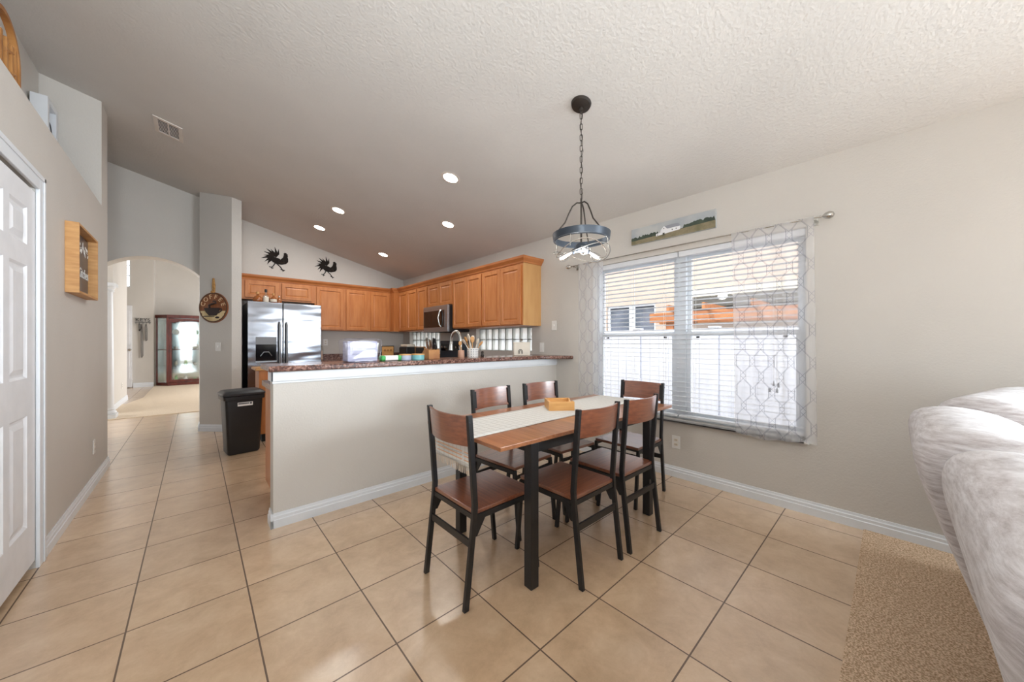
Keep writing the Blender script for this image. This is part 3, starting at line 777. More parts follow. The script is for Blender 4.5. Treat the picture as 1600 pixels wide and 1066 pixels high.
c = MB(); c.box(rx0+.001, rx1-.001, fy-.003, fy+.05, rz0+.001, rz0+.02); c.tube([(rx0+.06, fy+.04, 1.02), (rx0+.10, fy+.03, 1.08), (rx0+.16, fy+.03, 1.08), (rx0+.2, fy+.04, 1.02)], .006, 6); obj('drip_tray', c, M_steel, dA)
c = MB(); c.box(dv+.006, fx1, fy, fy+.07, .06, 1.81); dB = obj('refrigerator_door', c, M_sdoor, t, bevel=.006)
for x, par in ((dv-.045, dA), (dv+.045, dB)):
    c = MB(); c.tube([(x, fy-.001, 1.52), (x, fy-.045, 1.50), (x, fy-.055, 1.45), (x, fy-.055, .85), (x, fy-.045, .80), (x, fy-.001, .78)], .014, 10); obj('handle', c, M_steel, par, smooth=True)

# bottles on the refrigerator
def bottle(x, y, prof, cap, label, mm, capm, lab=None):
    t = thing('liquor_bottle', label, 'bottle', (x, y, 1.812), 'bottles on top of the refrigerator')
    c = MB(); c.lathe(prof, 20, (x, y, 1.812)); obj('body', c, mm, t, smooth=True)
    h = prof[-1][1]; c = MB(); c.lathe([(cap[0], 0), (cap[0], cap[1]), (cap[0]*.7, cap[1]+.004)], 14, (x, y, 1.812+h-.001)); obj('stopper', c, capm, t, smooth=True)
    if lab: c = MB(); c.lathe([(prof[1][0]+.0012, lab[0]), (prof[1][0]+.0012, lab[1])], 20, (x, y, 1.812)); obj('paper_label', c, M_cream, t)
YB = 4.55
bottle(.075, YB, [(.05, 0), (.062, .02), (.062, .05), (.04, .085), (.014, .10), (.014, .125)], (.02, .03), 'squat amber bottle with a round wooden stopper, leftmost on the refrigerator', M_amber, M_oak)
bottle(.175, YB, [(.036, 0), (.036, .10), (.034, .115), (.014, .13), (.013, .16)], (.017, .04), 'tall clear bottle with white label and black stopper on the refrigerator', M_jar, M_black, (.01, .09))
bottle(.27, YB, [(.035, 0), (.042, .02), (.042, .06), (.03, .085), (.012, .10), (.012, .12)], (.015, .03), 'round amber bottle with a pale label, third along on the refrigerator', M_amber, M_oak, (.02, .06))
bottle(.345, YB+.02, [(.03, 0), (.034, .015), (.034, .06), (.02, .08), (.011, .09), (.011, .10)], (.013, .02), 'small rounded amber bottle, rightmost on the refrigerator', M_amber, M_chrome)

# microwave
t = thing('microwave', 'stainless over-the-range microwave with dark glass door and curved handle', 'microwave', (2.42, 3.16, 1.38))
mx0, my0, my1, mz0, mz1 = 2.228, 2.786, 3.548, 1.385, 1.799
c = MB(); c.box(mx0+.03, XW-.001, my0, my1, mz0, mz1); obj('body', c, M_blackp, t, bevel=.003)
c = MB(); c.box(mx0, mx0+.03, my0, my1, mz0, mz1); fc = obj('front', c, M_steel, t, bevel=.004)
c = MB(); c.box(mx0-.004, mx0+.001, my0+.10, my1-.02, mz0+.075, mz1-.075); obj('door_glass', c, M_glassdark, t, bevel=.002)
c = MB(); c.tube([(mx0-.005, 2.98, 1.725), (mx0-.03, 2.985, 1.69), (mx0-.045, 3.0, 1.60), (mx0-.03, 2.985, 1.50), (mx0-.005, 2.98, 1.465)], .011, 10); obj('handle', c, M_chrome, t, smooth=True)
# range
t = thing('stove', 'black and steel stove with a raised control panel below the microwave', 'stove', (2.33, 3.16, 0))
c = MB(); c.box(2.0, XW-.001, 2.764, 3.548, .02, .905); c.box(2.05, 2.6, 2.8, 3.5, .001, .02); obj('body', c, M_steel, t, bevel=.004)
c = MB(); c.box(1.99, XW-.001, 2.764, 3.548, .906, .92); obj('cooktop', c, M_glassdark, t)
c = MB(); c.box(2.53, XW-.001, 2.80, 3.52, .921, 1.245); cp = obj('control_panel', c, M_slate, t, bevel=.006)
c = MB(); c.box(2.525, 2.5305, 2.84, 3.48, 1.08, 1.20); obj('display', c, M_glassdark, cp)
for y in (2.90, 2.99, 3.33, 3.42):
    c = MB(); c.lathe([(.022, 0), (.020, .02), (0, .022)], 14, M=frame_M((2.5245, y, 1.14), (0, 1, 0), (0, 0, 1)) @ Matrix.Rotation(PI, 4, 'X')); obj('knob', c, M_chrome, cp)
c = MB(); c.box(1.985, 2.0, 2.80, 3.51, .2, .8); od = obj('oven_door', c, M_glassdark, t)
c = MB(); c.tube([(1.955, 2.86, .76), (1.955, 3.46, .76)], .01, 8); c.box(1.955, 1.986, 2.88, 2.9, .752, .768); c.box(1.955, 1.986, 3.42, 3.44, .752, .768); obj('handle', c, M_steel, od)

# faucet
t = thing('kitchen_faucet', 'brushed nickel gooseneck faucet behind the bar', 'faucet', (1.515, 1.38, .912))
pts = [(1.515, 1.38, .93), (1.515, 1.38, 1.25)]+[(1.515, 1.38+.09*(1-math.cos(a)), 1.25+.095*math.sin(a)) for a in [PI*i/14 for i in range(1, 14)]]+[(1.515, 1.565, 1.22)]
c = MB(); c.tube(pts, .015, 12); obj('neck', c, M_chrome, t, smooth=True)
c = MB(); c.lathe([(.03, 0), (.03, .006), (.02, .02)], 16, (1.515, 1.38, .912)); obj('base', c, M_chrome, t)
c = MB(); c.tube([(1.515, 1.564, 1.23), (1.515, 1.57, 1.19), (1.515, 1.572, 1.135)], [.016, .018, .023], 12); obj('spray_head', c, M_chrome, t, smooth=True)

# ------------------------------------------------------------------ things on the bar
ZBAR = 1.0685
t = thing('plastic_wrapped_pack', 'clear plastic bag wrapped around a white and lavender pack on the bar', 'package', (.385, 1.14, ZBAR))
M_pack = mat('printed_pack', (170, 172, 198), .5, c2=(200, 200, 218), scale=9, stretch=(1, 1, 5))
c = MB(); c.box(.265, .50, 1.07, 1.20, ZBAR+.002, ZBAR+.165); pk = obj('inner_pack', c, M_pack, t, bevel=.01)
M_bag = glass_mat('plastic_film', (.97, .97, 1, 1), .08, .25)
c = MB()
rb = random.Random(4)
c.sq((.385, 1.135, ZBAR+.093), (.146, .082, .091), .22, .25, 26, warp=lambda v: (v.x*(1+.06*v.z/.09)+rb.uniform(-.003, .003), v.y+rb.uniform(-.003, .003), v.z+rb.uniform(-.003, .003)))
obj('bag', c, M_bag, t)
M_ink = mat('blue_grey_ink', (120, 124, 150), .6)
c = MB(); c.box(.30, .36, 1.0695, 1.0698, ZBAR+.135, ZBAR+.15); c.box(.30, .48, 1.0695, 1.0698, ZBAR+.10, ZBAR+.104); c.box(.30, .48, 1.0695, 1.0698, ZBAR+.06, ZBAR+.064); obj('printed_lines', c, M_ink, pk)
t = thing('wipes_pack', 'small white flow-wrapped pack with bright green ends on the bar', 'package', (.615, 1.10, ZBAR))
c = MB(); c.sq((.615, 1.10, ZBAR+.023), (.075, .04, .022), .4, .4, 14); obj('wrapper', c, M_white, t, smooth=True)
for s in (-1, 1):
    c = MB(); c.sq((.615+s*.068, 1.10, ZBAR+.023), (.02, .042, .0225), .5, .5, 10); obj('green_end', c, M_green, t, smooth=True)
for x, m_, lab, r_ in ((.755, M_lav, 'pale lavender tin candle with a tan rim on the bar', .05), (.875, M_teal, 'teal tin candle with a tan rim on the bar', .057)):
    t = thing('tin_candle', lab, 'candle', (x, 1.11, ZBAR), 'tin candles on the bar')
    c = MB(); c.lathe([(r_-.003, 0), (r_, .003), (r_, .042)], 26, (x, 1.11, ZBAR)); obj('tin', c, m_, t, smooth=True)
    c = MB(); c.lathe([(r_+.002, .0425), (r_+.002, .052), (r_-.004, .053)], 26, (x, 1.11, ZBAR)); obj('rim', c, M_bamboo, t)
# knife block
t = thing('knife_block', 'wooden knife block full of black and steel handled knives on the bar', 'knife block', (1.04, 1.16, ZBAR))
c = MB(); M = frame_M((.985, 1.16, ZBAR), (0, 1, 0), (0, 0, 1))
c.prism([(-.05, 0), (.06, 0), (.09, .05), (.03, .10), (-.05, .085)], 0, .115, M); obj('block', c, M_wood, t, bevel=.003)
rk = random.Random(2)
for i, (x, y, L, kind) in enumerate([(1.0, 1.13, .10, 1), (1.018, 1.15, .12, 1), (1.035, 1.13, .11, 1), (1.01, 1.18, .13, 1), (1.055, 1.15, .07, 0), (1.07, 1.13, .06, 0), (1.075, 1.17, .12, 0), (1.09, 1.15, .12, 0), (1.09, 1.185, .10, 0)]):
    c = MB(); z0 = ZBAR+.083+.02*(y-1.12)/.06
    c.tube([(x, y, z0-.01), (x-.01-.02*rk.random(), y-.02, z0+L*.5), (x-.02-.02*rk.random(), y-.03, z0+L*.8)], [.0085, .0095, .0085], 6); obj('knife', c, M_chrome if kind else M_black, t, smooth=True)['label'] = 'steel-handled knife' if kind else 'black-handled knife'
# utensil crock
t = thing('utensil_crock', 'white patterned utensil crock filled with wooden and cream spoons on the bar', 'utensil holder', (1.53, 1.18, ZBAR))
mk, nt, p = newmat('patterned_crock'); tc = N(nt, 'ShaderNodeTexCoord'); ck = N(nt, 'ShaderNodeTexWave'); ck.inputs['Scale'].default_value = 18; ck.bands_direction = 'X'; nt.links.new(tc.outputs['Object'], ck.inputs[0])
ck2 = N(nt, 'ShaderNodeTexWave'); ck2.inputs['Scale'].default_value = 14; ck2.bands_direction = 'Z'; nt.links.new(tc.outputs['Object'], ck2.inputs[0])
nt.links.new(mix_c(nt, math_n(nt, 'GREATER_THAN', math_n(nt, 'MULTIPLY', ck.outputs['Fac'], ck2.outputs['Fac']), .45), lin((232, 230, 226)), lin((150, 150, 150))), p.inputs['Base Color'])
c = MB(); c.lathe([(.055, 0), (.058, .005), (.058, .095), (.054, .095), (.052, .02), (0, .02)], 28, (1.53, 1.18, ZBAR)); obj('crock', c, mk, t, smooth=True)
for i, (dx, dy, lean, h, kind) in enumerate([(-.03, 0, -.05, .17, 0), (-.015, .02, -.02, .20, 1), (.0, -.02, -.06, .19, 1), (.01, .02, .0, .17, 0), (.02, -.01, .03, .15, 1), (.035, .01, .07, .13, 0), (-.035, -.02, -.08, .15, 1), (.0, .03, .02, .18, 1)]):
    mm = M_cream if kind else M_oak
    c = MB(); a = Vector((1.53+dx*.5, 1.18+dy*.5, ZBAR+.025)); b = Vector((1.53+dx+lean, 1.18+dy, ZBAR+h)); c.tube([a, b], .0045, 6)
    d = (b-a).normalized(); Mx = Matrix.Translation(b+d*.015) @ d.to_track_quat('Z', 'Y').to_matrix().to_4x4()
    c.sq((0, 0, 0), (.022, .006, .032), .8, 1, 8, Mx); obj('spoon' if kind else 'spatula', c, mm, t, smooth=True)
t = thing('brush_holder', 'small pinkish wooden brush holder left of the utensil crock', 'holder', (1.40, 1.2, ZBAR))
c = MB(); c.lathe([(.03, 0), (.034, .01), (.032, .07), (.028, .075)], 18, (1.40, 1.2, ZBAR)); obj('holder', c, mat('rosy_wood', (190, 146, 122), .5), t, smooth=True)
c = MB(); c.tube([(1.40, 1.2, ZBAR+.07), (1.39, 1.2, ZBAR+.13)], .006, 6); c.sq((1.388, 1.2, ZBAR+.145), (.02, .012, .022), .8, 1, 8); obj('brush', c, M_oak, t, smooth=True)
# cream bread box with arch mark
t = thing('napkin_box', 'square cream box with a small black arch mark near the wall end of the bar', 'box', (2.26, 1.2, ZBAR))
Mr = Matrix.Translation((2.26, 1.2, ZBAR)) @ Matrix.Rotation(math.radians(-35), 4, 'Z')
c = MB(); c.box(-.095, .095, -.02, .06, 0, .155, Mr); c.box(-.098, .098, -.023, .063, .14, .156, Mr); obj('body', c, M_cream, t, bevel=.003)
c = MB()
for rr in (.013, .025):
    pts = [Mr @ Vector((-.02-rr, -.024, .02))]+[Mr @ Vector((-.02-rr*math.cos(a), -.024, .045+rr*math.sin(a))) for a in [PI*i/8 for i in range(9)]]+[Mr @ Vector((-.02+rr, -.024, .02))]
    c.tube(pts, .003, 6)
obj('arch_mark', c, M_black, t)
c = MB(); c.lathe([(.012, .156), (.008, .168), (.012, .178), (0, .184)], 12, M=Mr); obj('knob', c, M_chrome, t, smooth=True)
t = thing('salt_grinder', 'small dark grinder beside the utensil crock on the bar', 'grinder', (1.68, 1.21, ZBAR))
c = MB(); c.lathe([(.016, 0), (.02, .01), (.012, .03), (.016, .05), (.01, .058), (0, .062)], 14, (1.68, 1.21, ZBAR)); obj('grinder', c, M_bronze, t, smooth=True)

# things on the back counter
ZK = .9115
t = thing('candle_jar', 'tall clear jar holding a pale pink candle beside the refrigerator', 'jar', (1.0, 4.95, ZK))
c = MB(); c.lathe([(.05, 0), (.055, .01), (.055, .2), (.04, .235), (.045, .245)], 20, (1.0, 4.95, ZK)); obj('glass', c, M_jar, t, smooth=True)
c = MB(); c.lathe([(.04, .01), (.04, .16), (0, .165)], 16, (1.0, 4.95, ZK)); obj('candle', c, mat('pink_wax', (238, 208, 192), .5), t)
t = thing('wooden_sign_box', 'small beige wooden box frame with black edge leaning in the kitchen corner', 'box frame', (2.2, 4.98, ZK))
c = MB(); c.box(2.08, 2.34, 4.97, 5.0, ZK, ZK+.24); obj('frame', c, M_black, t, bevel=.003)
c = MB(); c.box(2.095, 2.325, 4.964, 4.9695, ZK+.015, ZK+.225); o = obj('board', c, M_bamboo, t)
c = MB()
for x in (2.15, 2.21, 2.27): c.lathe([(.022, 0), (.022, .003), (.014, .003)], 14, M=frame_M((x, 4.963, ZK+.15), (1, 0, 0), (0, 0, 1)))
obj('ring_mark', c, M_wood, t)
t = thing('toaster', 'black toaster with a cream top in the kitchen corner', 'toaster', (2.40, 4.45, ZK))
c = MB(); c.box(2.28, 2.50, 4.30, 4.62, ZK, ZK+.22); obj('body', c, M_blackp, t, bevel=.02)
c = MB(); c.box(2.30, 2.48, 4.32, 4.60, ZK+.2205, ZK+.27); obj('lid', c, M_cream, t, bevel=.015)
t = thing('framed_tray', 'dark framed tray with wooden rim standing on the counter left of the stove', 'tray', (2.3, 3.85, ZK))
c = MB(); c.box(2.30, 2.32, 3.66, 3.98, ZK, ZK+.22); obj('panel', c, M_blackp, t)
c = MB(); fr(c, 3.65, 3.99, ZK, ZK+.235, .012, 2.295, 2.325); obj('rim', c, M_wood, t)

# ------------------------------------------------------------------ roosters
M_roost = mat('dark_iron', (40, 34, 30), .8, c2=(30, 26, 24), spec=.2)
def rooster(cx, cz, s, label):
    t = thing('rooster_wall_art', label, 'wall art', (cx, YR-.012, cz), 'black metal roosters on the kitchen wall')
    M = frame_M((cx, YR-.004, cz), (1, 0, 0), (0, 0, 1)) @ Matrix.Scale(s, 4)
    body = [(-.10, -.02), (-.06, .03), (.0, .02), (.04, .0), (.075, .04), (.09, .09), (.085, .11), (.10, .125), (.125, .12), (.13, .105), (.15, .10), (.14, .085), (.15, .07), (.14, .06), (.15, .02), (.15, -.03), (.12, -.065), (.06, -.085), (-.02, -.085), (-.07, -.06)]
    b = MB(); b.prism(body, 0, .012, M); obj('body', b, M_roost, t)
    for i in range(9):
        a = math.radians(60+i*20); L = .15+.02*math.sin(i*2.3)
        ox, oz = -.045, .015
        p0 = Vector((ox+.02*math.cos(a), oz+.02*math.sin(a)))
        dx, dz = math.cos(a), math.sin(a); nx, nz = -dz, dx
        pts = [(p0.x-nx*.014, p0.y-nz*.014), (p0.x+dx*L*.5-nx*.022, p0.y+dz*L*.5-nz*.022), (p0.x+dx*L+nx*.03, p0.y+dz*L+nz*.03), (p0.x+dx*L*.55+nx*.014, p0.y+dz*L*.55+nz*.014), (p0.x+nx*.014, p0.y+nz*.014)]
        f_ = MB(); f_.prism(pts, -.004-.0009*i, .006-.0009*i, M); obj('tail_feather', f_, M_roost, t)
    for pts in ([(-.04, -.07), (-.06, -.12), (-.09, -.15), (-.06, -.16)], [(-.01, -.08), (.04, -.13), (.07, -.175), (.10, -.18)]):
        l = MB(); l.tube([(x, z, .004) for x, z in pts], .008, 6, M=M); x, z = pts[2]; l.tube([(x-.03, z+.008, .004), (x, z, .004), (x+.01, z-.025, .004)], .006, 6, M=M); obj('leg', l, M_black, t)
    # ring cut look: lighter scale marks
    m_ = MB(); m_.tube([(.02, -.01, .014), (.05, -.03, .014), (.09, -.02, .014)], .006, 6, M=M); m_.tube([(.0, -.045, .014), (.05, -.06, .014), (.1, -.045, .014)], .005, 6, M=M); obj('wing_mark', m_, M_bronze, t)
rooster(.415, 2.612, .98, 'black metal rooster silhouette nearer the pier on the kitchen wall')
rooster(1.185, 2.585, .95, 'black metal rooster silhouette nearer the kitchen corner on the wall')

# ------------------------------------------------------------------ coffee sign on the pier
nrm = Vector((-.711, -.703, 0)); xd = Vector((.703, -.711, 0))
ctr = Vector((-.412, 4.502, 1.697))+nrm*.003
t = thing('coffee_sign', 'round wooden COFFEE sign with a dark cup hanging by a rope on the pier', 'sign', tuple(ctr))
M0 = frame_M(ctr, xd, (0, 0, 1))
c = MB(); c.lathe([(.208, 0), (.208, .014), (.19, .016), (0, .016)], 48, M=M0); obj('disc', c, mat('brown_disc', (150, 96, 62), .6, c2=(132, 80, 50), scale=6, stretch=(1, 8, 1)), t)
c = MB(); c.lathe([(.2, .0165), (.2, .021), (.188, .021), (.188, .0165), (.2, .0165)], 48, M=M0); obj('rim', c, mat('dark_rim', (92, 62, 42), .6), t)
c = MB()
for i in range(15):
    x = -.17+i*.0243; h = math.sqrt(max(0, .186**2-x*x)); c.box(x-.0105, x+.0105, -h, min(-.045, h), .0165, .020, M0)
sl_ = obj('slats', c, mat('pale_slats', (228, 206, 160), .6, c2=(206, 180, 130), scale=8), t)
for i, ch in enumerate('COFFEE'):
    a = math.radians(162-i*29)
    Ml = M0 @ Matrix.Translation((.148*math.cos(a), .148*math.sin(a), .019)) @ Matrix.Rotation(a-PI/2, 4, 'Z')
    obj('letter', text_mb(ch, .085, .003, Ml), mat('tan_letter', (222, 190, 150), .6) if i == 0 else bpy.data.materials['tan_letter'], t)
M_cup = mat('dark_cup', (48, 32, 28), .6)
c = MB(); c.prism([(-.12, -.005), (.10, -.005), (.085, -.07), (.05, -.11), (-.05, -.11), (-.10, -.06)], .0205, .027, M0)
c.prism([(-.13, -.125), (.02, -.125), (.03, -.115), (-.12, -.112)], .0205, .025, M0)
c.tube([(.09, -.02, .024), (.125, -.02, .024), (.13, -.04, .024), (.08, -.075, .024)], .008, 6, M=M0)
obj('cup', c, M_cup, t)
c = MB(); c.tube([(-.04, .0, .024), (-.05, .03, .024), (.0, .05, .024), (.045, .06, .024), (.04, .085, .024), (.01, .09, .024), (.005, .075, .024)], [.014, .014, .013, .012, .01, .008, .005], 8, M=M0); obj('steam', c, M_cup, t)
c = MB(); c.sq((.065, -.135, .024), (.03, .014, .006), 1, 1, 10, M0); obj('coffee_bean', c, M_cup, t)
c = MB(); c.tube([(0.0, .205, .012), (-.006, .3, .012), (.0, .40, .012)], .012, 8, M=M0); c.tube([(.01, .21, .012), (.014, .3, .012), (.0, .40, .012)], .012, 8, M=M0); c.sq((-.008, .215, .014), (.028, .018, .018), .9, .9, 8, M0); obj('rope', c, M_rope, t, smooth=True)

# ------------------------------------------------------------------ wall plates
def plate(ctr, xd_, kind, label):
    t = thing('wall_outlet' if kind == 'outlet' else 'light_switch', label, 'outlet' if kind == 'outlet' else 'switch', tuple(ctr))
    M = frame_M(ctr, xd_, (0, 0, 1))
    c = MB(); c.box(-.036, .036, -.058, .058, .0005, .006, M); obj('cover_plate', c, M_white, t, bevel=.002)
    if kind == 'outlet':
        for dz in (-.02, .02):
            c = MB(); c.prism([(-.014, dz-.012), (.014, dz-.012), (.017, dz), (.014, dz+.012), (-.014, dz+.012), (-.017, dz)], .006, .008, M); s = obj('socket', c, M_cream, t)
            c = MB(); c.box(-.007, -.004, dz-.005, dz+.005, .008, .0085, M); c.box(.004, .007, dz-.005, dz+.005, .008, .0085, M); obj('slot', c, M_dark, s)
    elif kind == 'switch':
        c = MB(); c.box(-.005, .005, -.01, .012, .006, .016, M); obj('toggle', c, M_white, t)
    else:
        c = MB(); c.box(-.016, .016, -.032, .032, .006, .010, M); obj('rocker', c, M_white, t, bevel=.002)
plate(Vector((XW, -.44, .316)), (0, -1, 0), 'outlet', 'white outlet low on the window wall below the window')
plate(Vector((XW, 1.012, 1.426)), (0, -1, 0), 'switch', 'white light switch on the window wall above the bar end')
plate(Vector((XW, 1.214, 1.16)), (0, -1, 0), 'rocker', 'white rocker plate just above the bar at the window wall')
plate(Vector((XL, 2.815, .334)), (0, 1, 0), 'outlet', 'white outlet low on the left wall beyond the closet door')
plate(Vector((-.373, 4.464, 1.161))+nrm*.002, xd, 'switch', 'white light switch on the pier below the coffee sign')
plate(Vector((1.14, YR, 1.22)), (1, 0, 0), 'outlet', 'white outlet on the kitchen back wall right of the refrigerator')
plate(Vector((-1.68, 8.5, .36)), (0, 1, 0), 'outlet', 'white outlet low on the hall wall beyond the column')

# ------------------------------------------------------------------ chalkboard sign on left wall
t = thing('chalkboard_sign', 'deep oak framed chalkboard with white script and leaf sprigs on the left wall', 'sign', (XL, 2.27, 1.6))
sy0, sy1, sz0, sz1, dX = 1.93, 2.545, 1.60, 2.035, .062
sz0 = 1.56
c = MB(); fr(c, sy0, sy1, sz0, sz1, .016, XL+.0005, XL+dX); obj('frame', c, M_oak, t, bevel=.001)
M_chalk = mat('chalkboard', (74, 76, 82), .3, c2=(58, 60, 66), scale=5)
c = MB(); c.box(XL+.0005, XL+.012, sy0+.017, sy1-.017, sz0+.017, sz1-.017); bd = obj('board', c, M_chalk, t)
M_chalkw = mat('white_chalk', (236, 238, 236), .8)
Mt = frame_M((XL+.013, 2.37, 1.74), (0, 1, 0), (0, 0, 1))
obj('lettering', text_mb('Kitchen', .105, .0006, Mt, shear=.35), M_chalkw, bd)
Mt = frame_M((XL+.013, 2.37, 1.855), (0, 1, 0), (0, 0, 1))
c = MB()
for i in range(10):
    a = math.radians(-30+i*26); ox, oy = .14*math.cos(i*.7)-.02, .05*math.sin(i*1.3)
    c.sq((0, 0, 0), (.03, .011, .0008), 1, 1, 8, Mt @ Matrix.Translation((-.15+i*.033, .07+.03*math.sin(i*1.9), 0)) @ Matrix.Rotation(a, 4, 'Z'))
c.tube([(-.17, .05, 0), (-.05, .08, 0), (.14, .06, 0)], .002, 5, M=Mt)
obj('leaf_sprig', c, M_chalkw, bd)

# ------------------------------------------------------------------ ledge decor
t = thing('arched_wood_sign', 'arched honey wood cut-out sign standing on the high ledge at the left', 'sign', (-1.46, 1.75, ZL))
c = MB(); M = frame_M((-1.46, 1.755, ZL), (0, 1, 0), (0, 0, 1)); R_ = .235; H_ = .46
outer = [(-R_, 0)]+[(-R_*math.cos(a), H_+R_*math.sin(a)) for a in [PI*i/20 for i in range(21)]]+[(R_, 0)]
inner = [(-R_+.025, 0)]+[(-(R_-.025)*math.cos(a), H_+(R_-.025)*math.sin(a)) for a in [PI*i/20 for i in range(21)]]+[(R_-.025, 0)]
n = len(outer)
vs = [(x, y, z) for z in (0, .03) for x, y in outer]+[(x, y, z) for z in (0, .03) for x, y in inner]
fs = []
for i in range(n-1):
    fs += [(i, i+1, n+i+1, n+i), (2*n+i, 3*n+i, 3*n+i+1, 2*n+i+1), (n+i, n+i+1, 3*n+i+1, 3*n+i), (i, 2*n+i, 2*n+i+1, i+1)]
c.add(vs, fs, M); c.box(-R_, R_, 0, .03, 0.0, .03, M); obj('arch_frame', c, M_wood, t)
for x in (-.12, -.04, .04, .12, .18):
    c = MB(); c.box(x-.012, x+.012, .03, H_+.1, .004, .026, M); obj('bar', c, M_wood, t, bevel=.003)
c = MB(); c.tube([(.02, H_+.02, .015), (.14, H_+.06, .015), (.18, H_-.05, .015), (.06, H_-.1, .015)], .014, 6, M=M); c.tube([(-.1, .2, .015), (.0, .3, .015), (.18, .22, .015)], .014, 6, M=M); obj('scroll', c, M_wood, t)
t = thing('ornament_frame', 'white box frame with dark arched wire ornament standing on the high ledge', 'frame', (-1.54, 3.0, ZL))
c = MB(); fr(c, 2.875, 3.15, ZL, 3.235, .045, -1.585, -1.495); obj('frame', c, M_trim, t, bevel=.003)
c = MB(); c.box(-1.585, -1.575, 2.92, 3.105, ZL+.045, 3.19); obj('backing', c, mat('grey_backing', (190, 194, 200), .6), t)
c = MB(); M = frame_M((-1.515, 3.0125, ZL+.10), (0, 1, 0), (0, 0, 1))
for k in range(5):
    r_ = .085-.016*k; h_ = .30-.05*k
    c.tube([(-r_, 0, 0)]+[(-r_*math.cos(a), h_+r_*2.2*math.sin(a), 0) for a in [PI*i/10 for i in range(11)]]+[(r_, 0, 0)], .004, 5, M=M)
for z in (.02, .09, .16, .23, .3): c.tube([(-.08, z, 0), (.0, z+.05, 0), (.08, z, 0)], .004, 5, M=M)
obj('wire_ornament', c, mat('pewter_wire', (96, 96, 98), .5, .5), t)

# ------------------------------------------------------------------ ceiling fixtures
slope = Matrix.Rotation(math.atan(.241), 4, 'Y')
def on_ceil(x, y): return Matrix.Translation((x, y, zc(x))) @ slope
LBL = ['recessed ceiling light nearest the dining table', 'recessed ceiling light on the left row, nearer of the two', 'recessed ceiling light on the left row, farther of the two', 'recessed ceiling light on the right row, nearer of the two', 'recessed ceiling light on the right row, farther of the two']
M_ltrim = mat('white_light_trim', (220, 212, 204), .5)
for (x, y), lb in zip(((1.26, 1.178), (.79, 3.161), (.79, 4.106), (1.777, 2.056), (1.777, 4.12)), LBL):
    t = thing('recessed_light', lb, 'ceiling light', (x, y, zc(x)), 'recessed lights in the kitchen ceiling')
    M = on_ceil(x, y)
    c = MB(); c.lathe([(.070, -.0035), (.092, -.0035), (.098, -.0005)][::-1]+[(.070, -.0035), (.070, -.0005)], 32, M=M); obj('trim_ring', c, M_ltrim, t)
    c = MB(); c.lathe([(.0695, -.0012), (.0, -.0016)][::1], 32, M=M); obj('diffuser', c, M_bulb, t)
    nvec = (M.to_3x3() @ Vector((0, 0, -1)))
    area('recessed_lamp', tuple(Vector((x, y, zc(x)))+nvec*.012), .13, 2.8, tuple(nvec), (1, .99, .97), 'DISK')
# ceiling vent
t = thing('ceiling_vent', 'white metal air vent with dark slots in the sloped ceiling', 'vent', (-.80, 3.09, zc(-.80)))
M = on_ceil(-.80, 3.09)
c = MB(); a, b = .105, .165
c.box(-a, a, -b, -b+.03, -.008, -.0005, M); c.box(-a, a, b-.03, b, -.008, -.0005, M); c.box(-a, -a+.03, -b+.03, b-.03, -.008, -.0005, M); c.box(a-.03, a, -b+.03, b-.03, -.008, -.0005, M); c.box(-.004, .004, -b+.03, b-.03, -.008, -.0005, M)
obj('frame', c, M_ltrim, t)
c = MB(); c.box(-a+.03, a-.03, -b+.03, b-.03, -.0015, -.0005, M); obj('duct', c, M_dark, t)
for i in range(9):
    y = -b+.045+i*.03; c = MB(); c.box(-a+.03, a-.03, y-.0035, y+.0035, -.004, -.0018, M); obj('slat', c, M_ltrim, t)

# pendant lamp
px_, py_ = 1.32, -.352
zcan = zc(px_)
t = thing('pendant_lamp', 'dark metal ring pendant lamp with three clear bulbs hanging on a chain over the table', 'pendant lamp', (px_, py_, zcan))
c = MB(); c.lathe([(0, -.028), (.03, -.027), (.062, -.018), (.068, -.0005)], 32, M=Matrix.Translation((px_, py_, zcan)) @ slope); cn = obj('canopy', c, M_bronze, t, smooth=True)
c = MB(); c.lathe([(0, -.055), (.012, -.05), (.014, -.035), (.010, -.025)], 12, (px_, py_, zcan)); c.tube([(px_+.009*math.cos(a), py_, zcan-.058+.012*math.sin(a)) for a in [2*PI*i/12 for i in range(12)]], .0025, 6, closed=True); obj('loop', c, M_bronze, cn, smooth=True)
ztop = 2.19; L_ = .042; nl = 0
z = zcan-.063; links = []
while z-L_ > ztop-.005: links.append(z); z -= L_-.0075
k_ = (zcan-.063-ztop)/(len(links)*(L_-.0075))
for i, _ in enumerate(links):
    zt_ = zcan-.063-i*(L_-.0075)*k_; zb_ = zt_-L_; c = MB()
    pts = []
    for j in range(16):
        a = 2*PI*j/16; u_ = .0085*math.cos(a); v_ = (zt_+zb_)/2+(.0085*math.sin(a))+(.0125 if math.sin(a) >= 0 else -.0125)
        th = (math.radians(40) if i % 2 else math.radians(130)); pts.append((px_+u_*math.cos(th), py_+u_*math.sin(th), v_))
    c.tube(pts, .0022, 6, closed=True); obj('chain_link', c, M_bronze, t, smooth=True)
c = MB(); wp = []
for i in range(25):
    q = i/24; wp.append((px_+.006*math.sin(q*20)+.012*math.exp(-((q-.47)/.06)**2), py_-.006*math.cos(q*20)-.012*math.exp(-((q-.47)/.06)**2), zcan-.04-(zcan-.04-ztop)*q))
c.tube(wp, .0022, 6); obj('cord', c, M_bronze, t, smooth=True)
c = MB(); c.tube([(px_, py_, ztop+.005), (px_, py_, 1.87)], .0065, 10); obj('stem', c, M_bronze, t, smooth=True)
ZR = 1.945; RR = .187
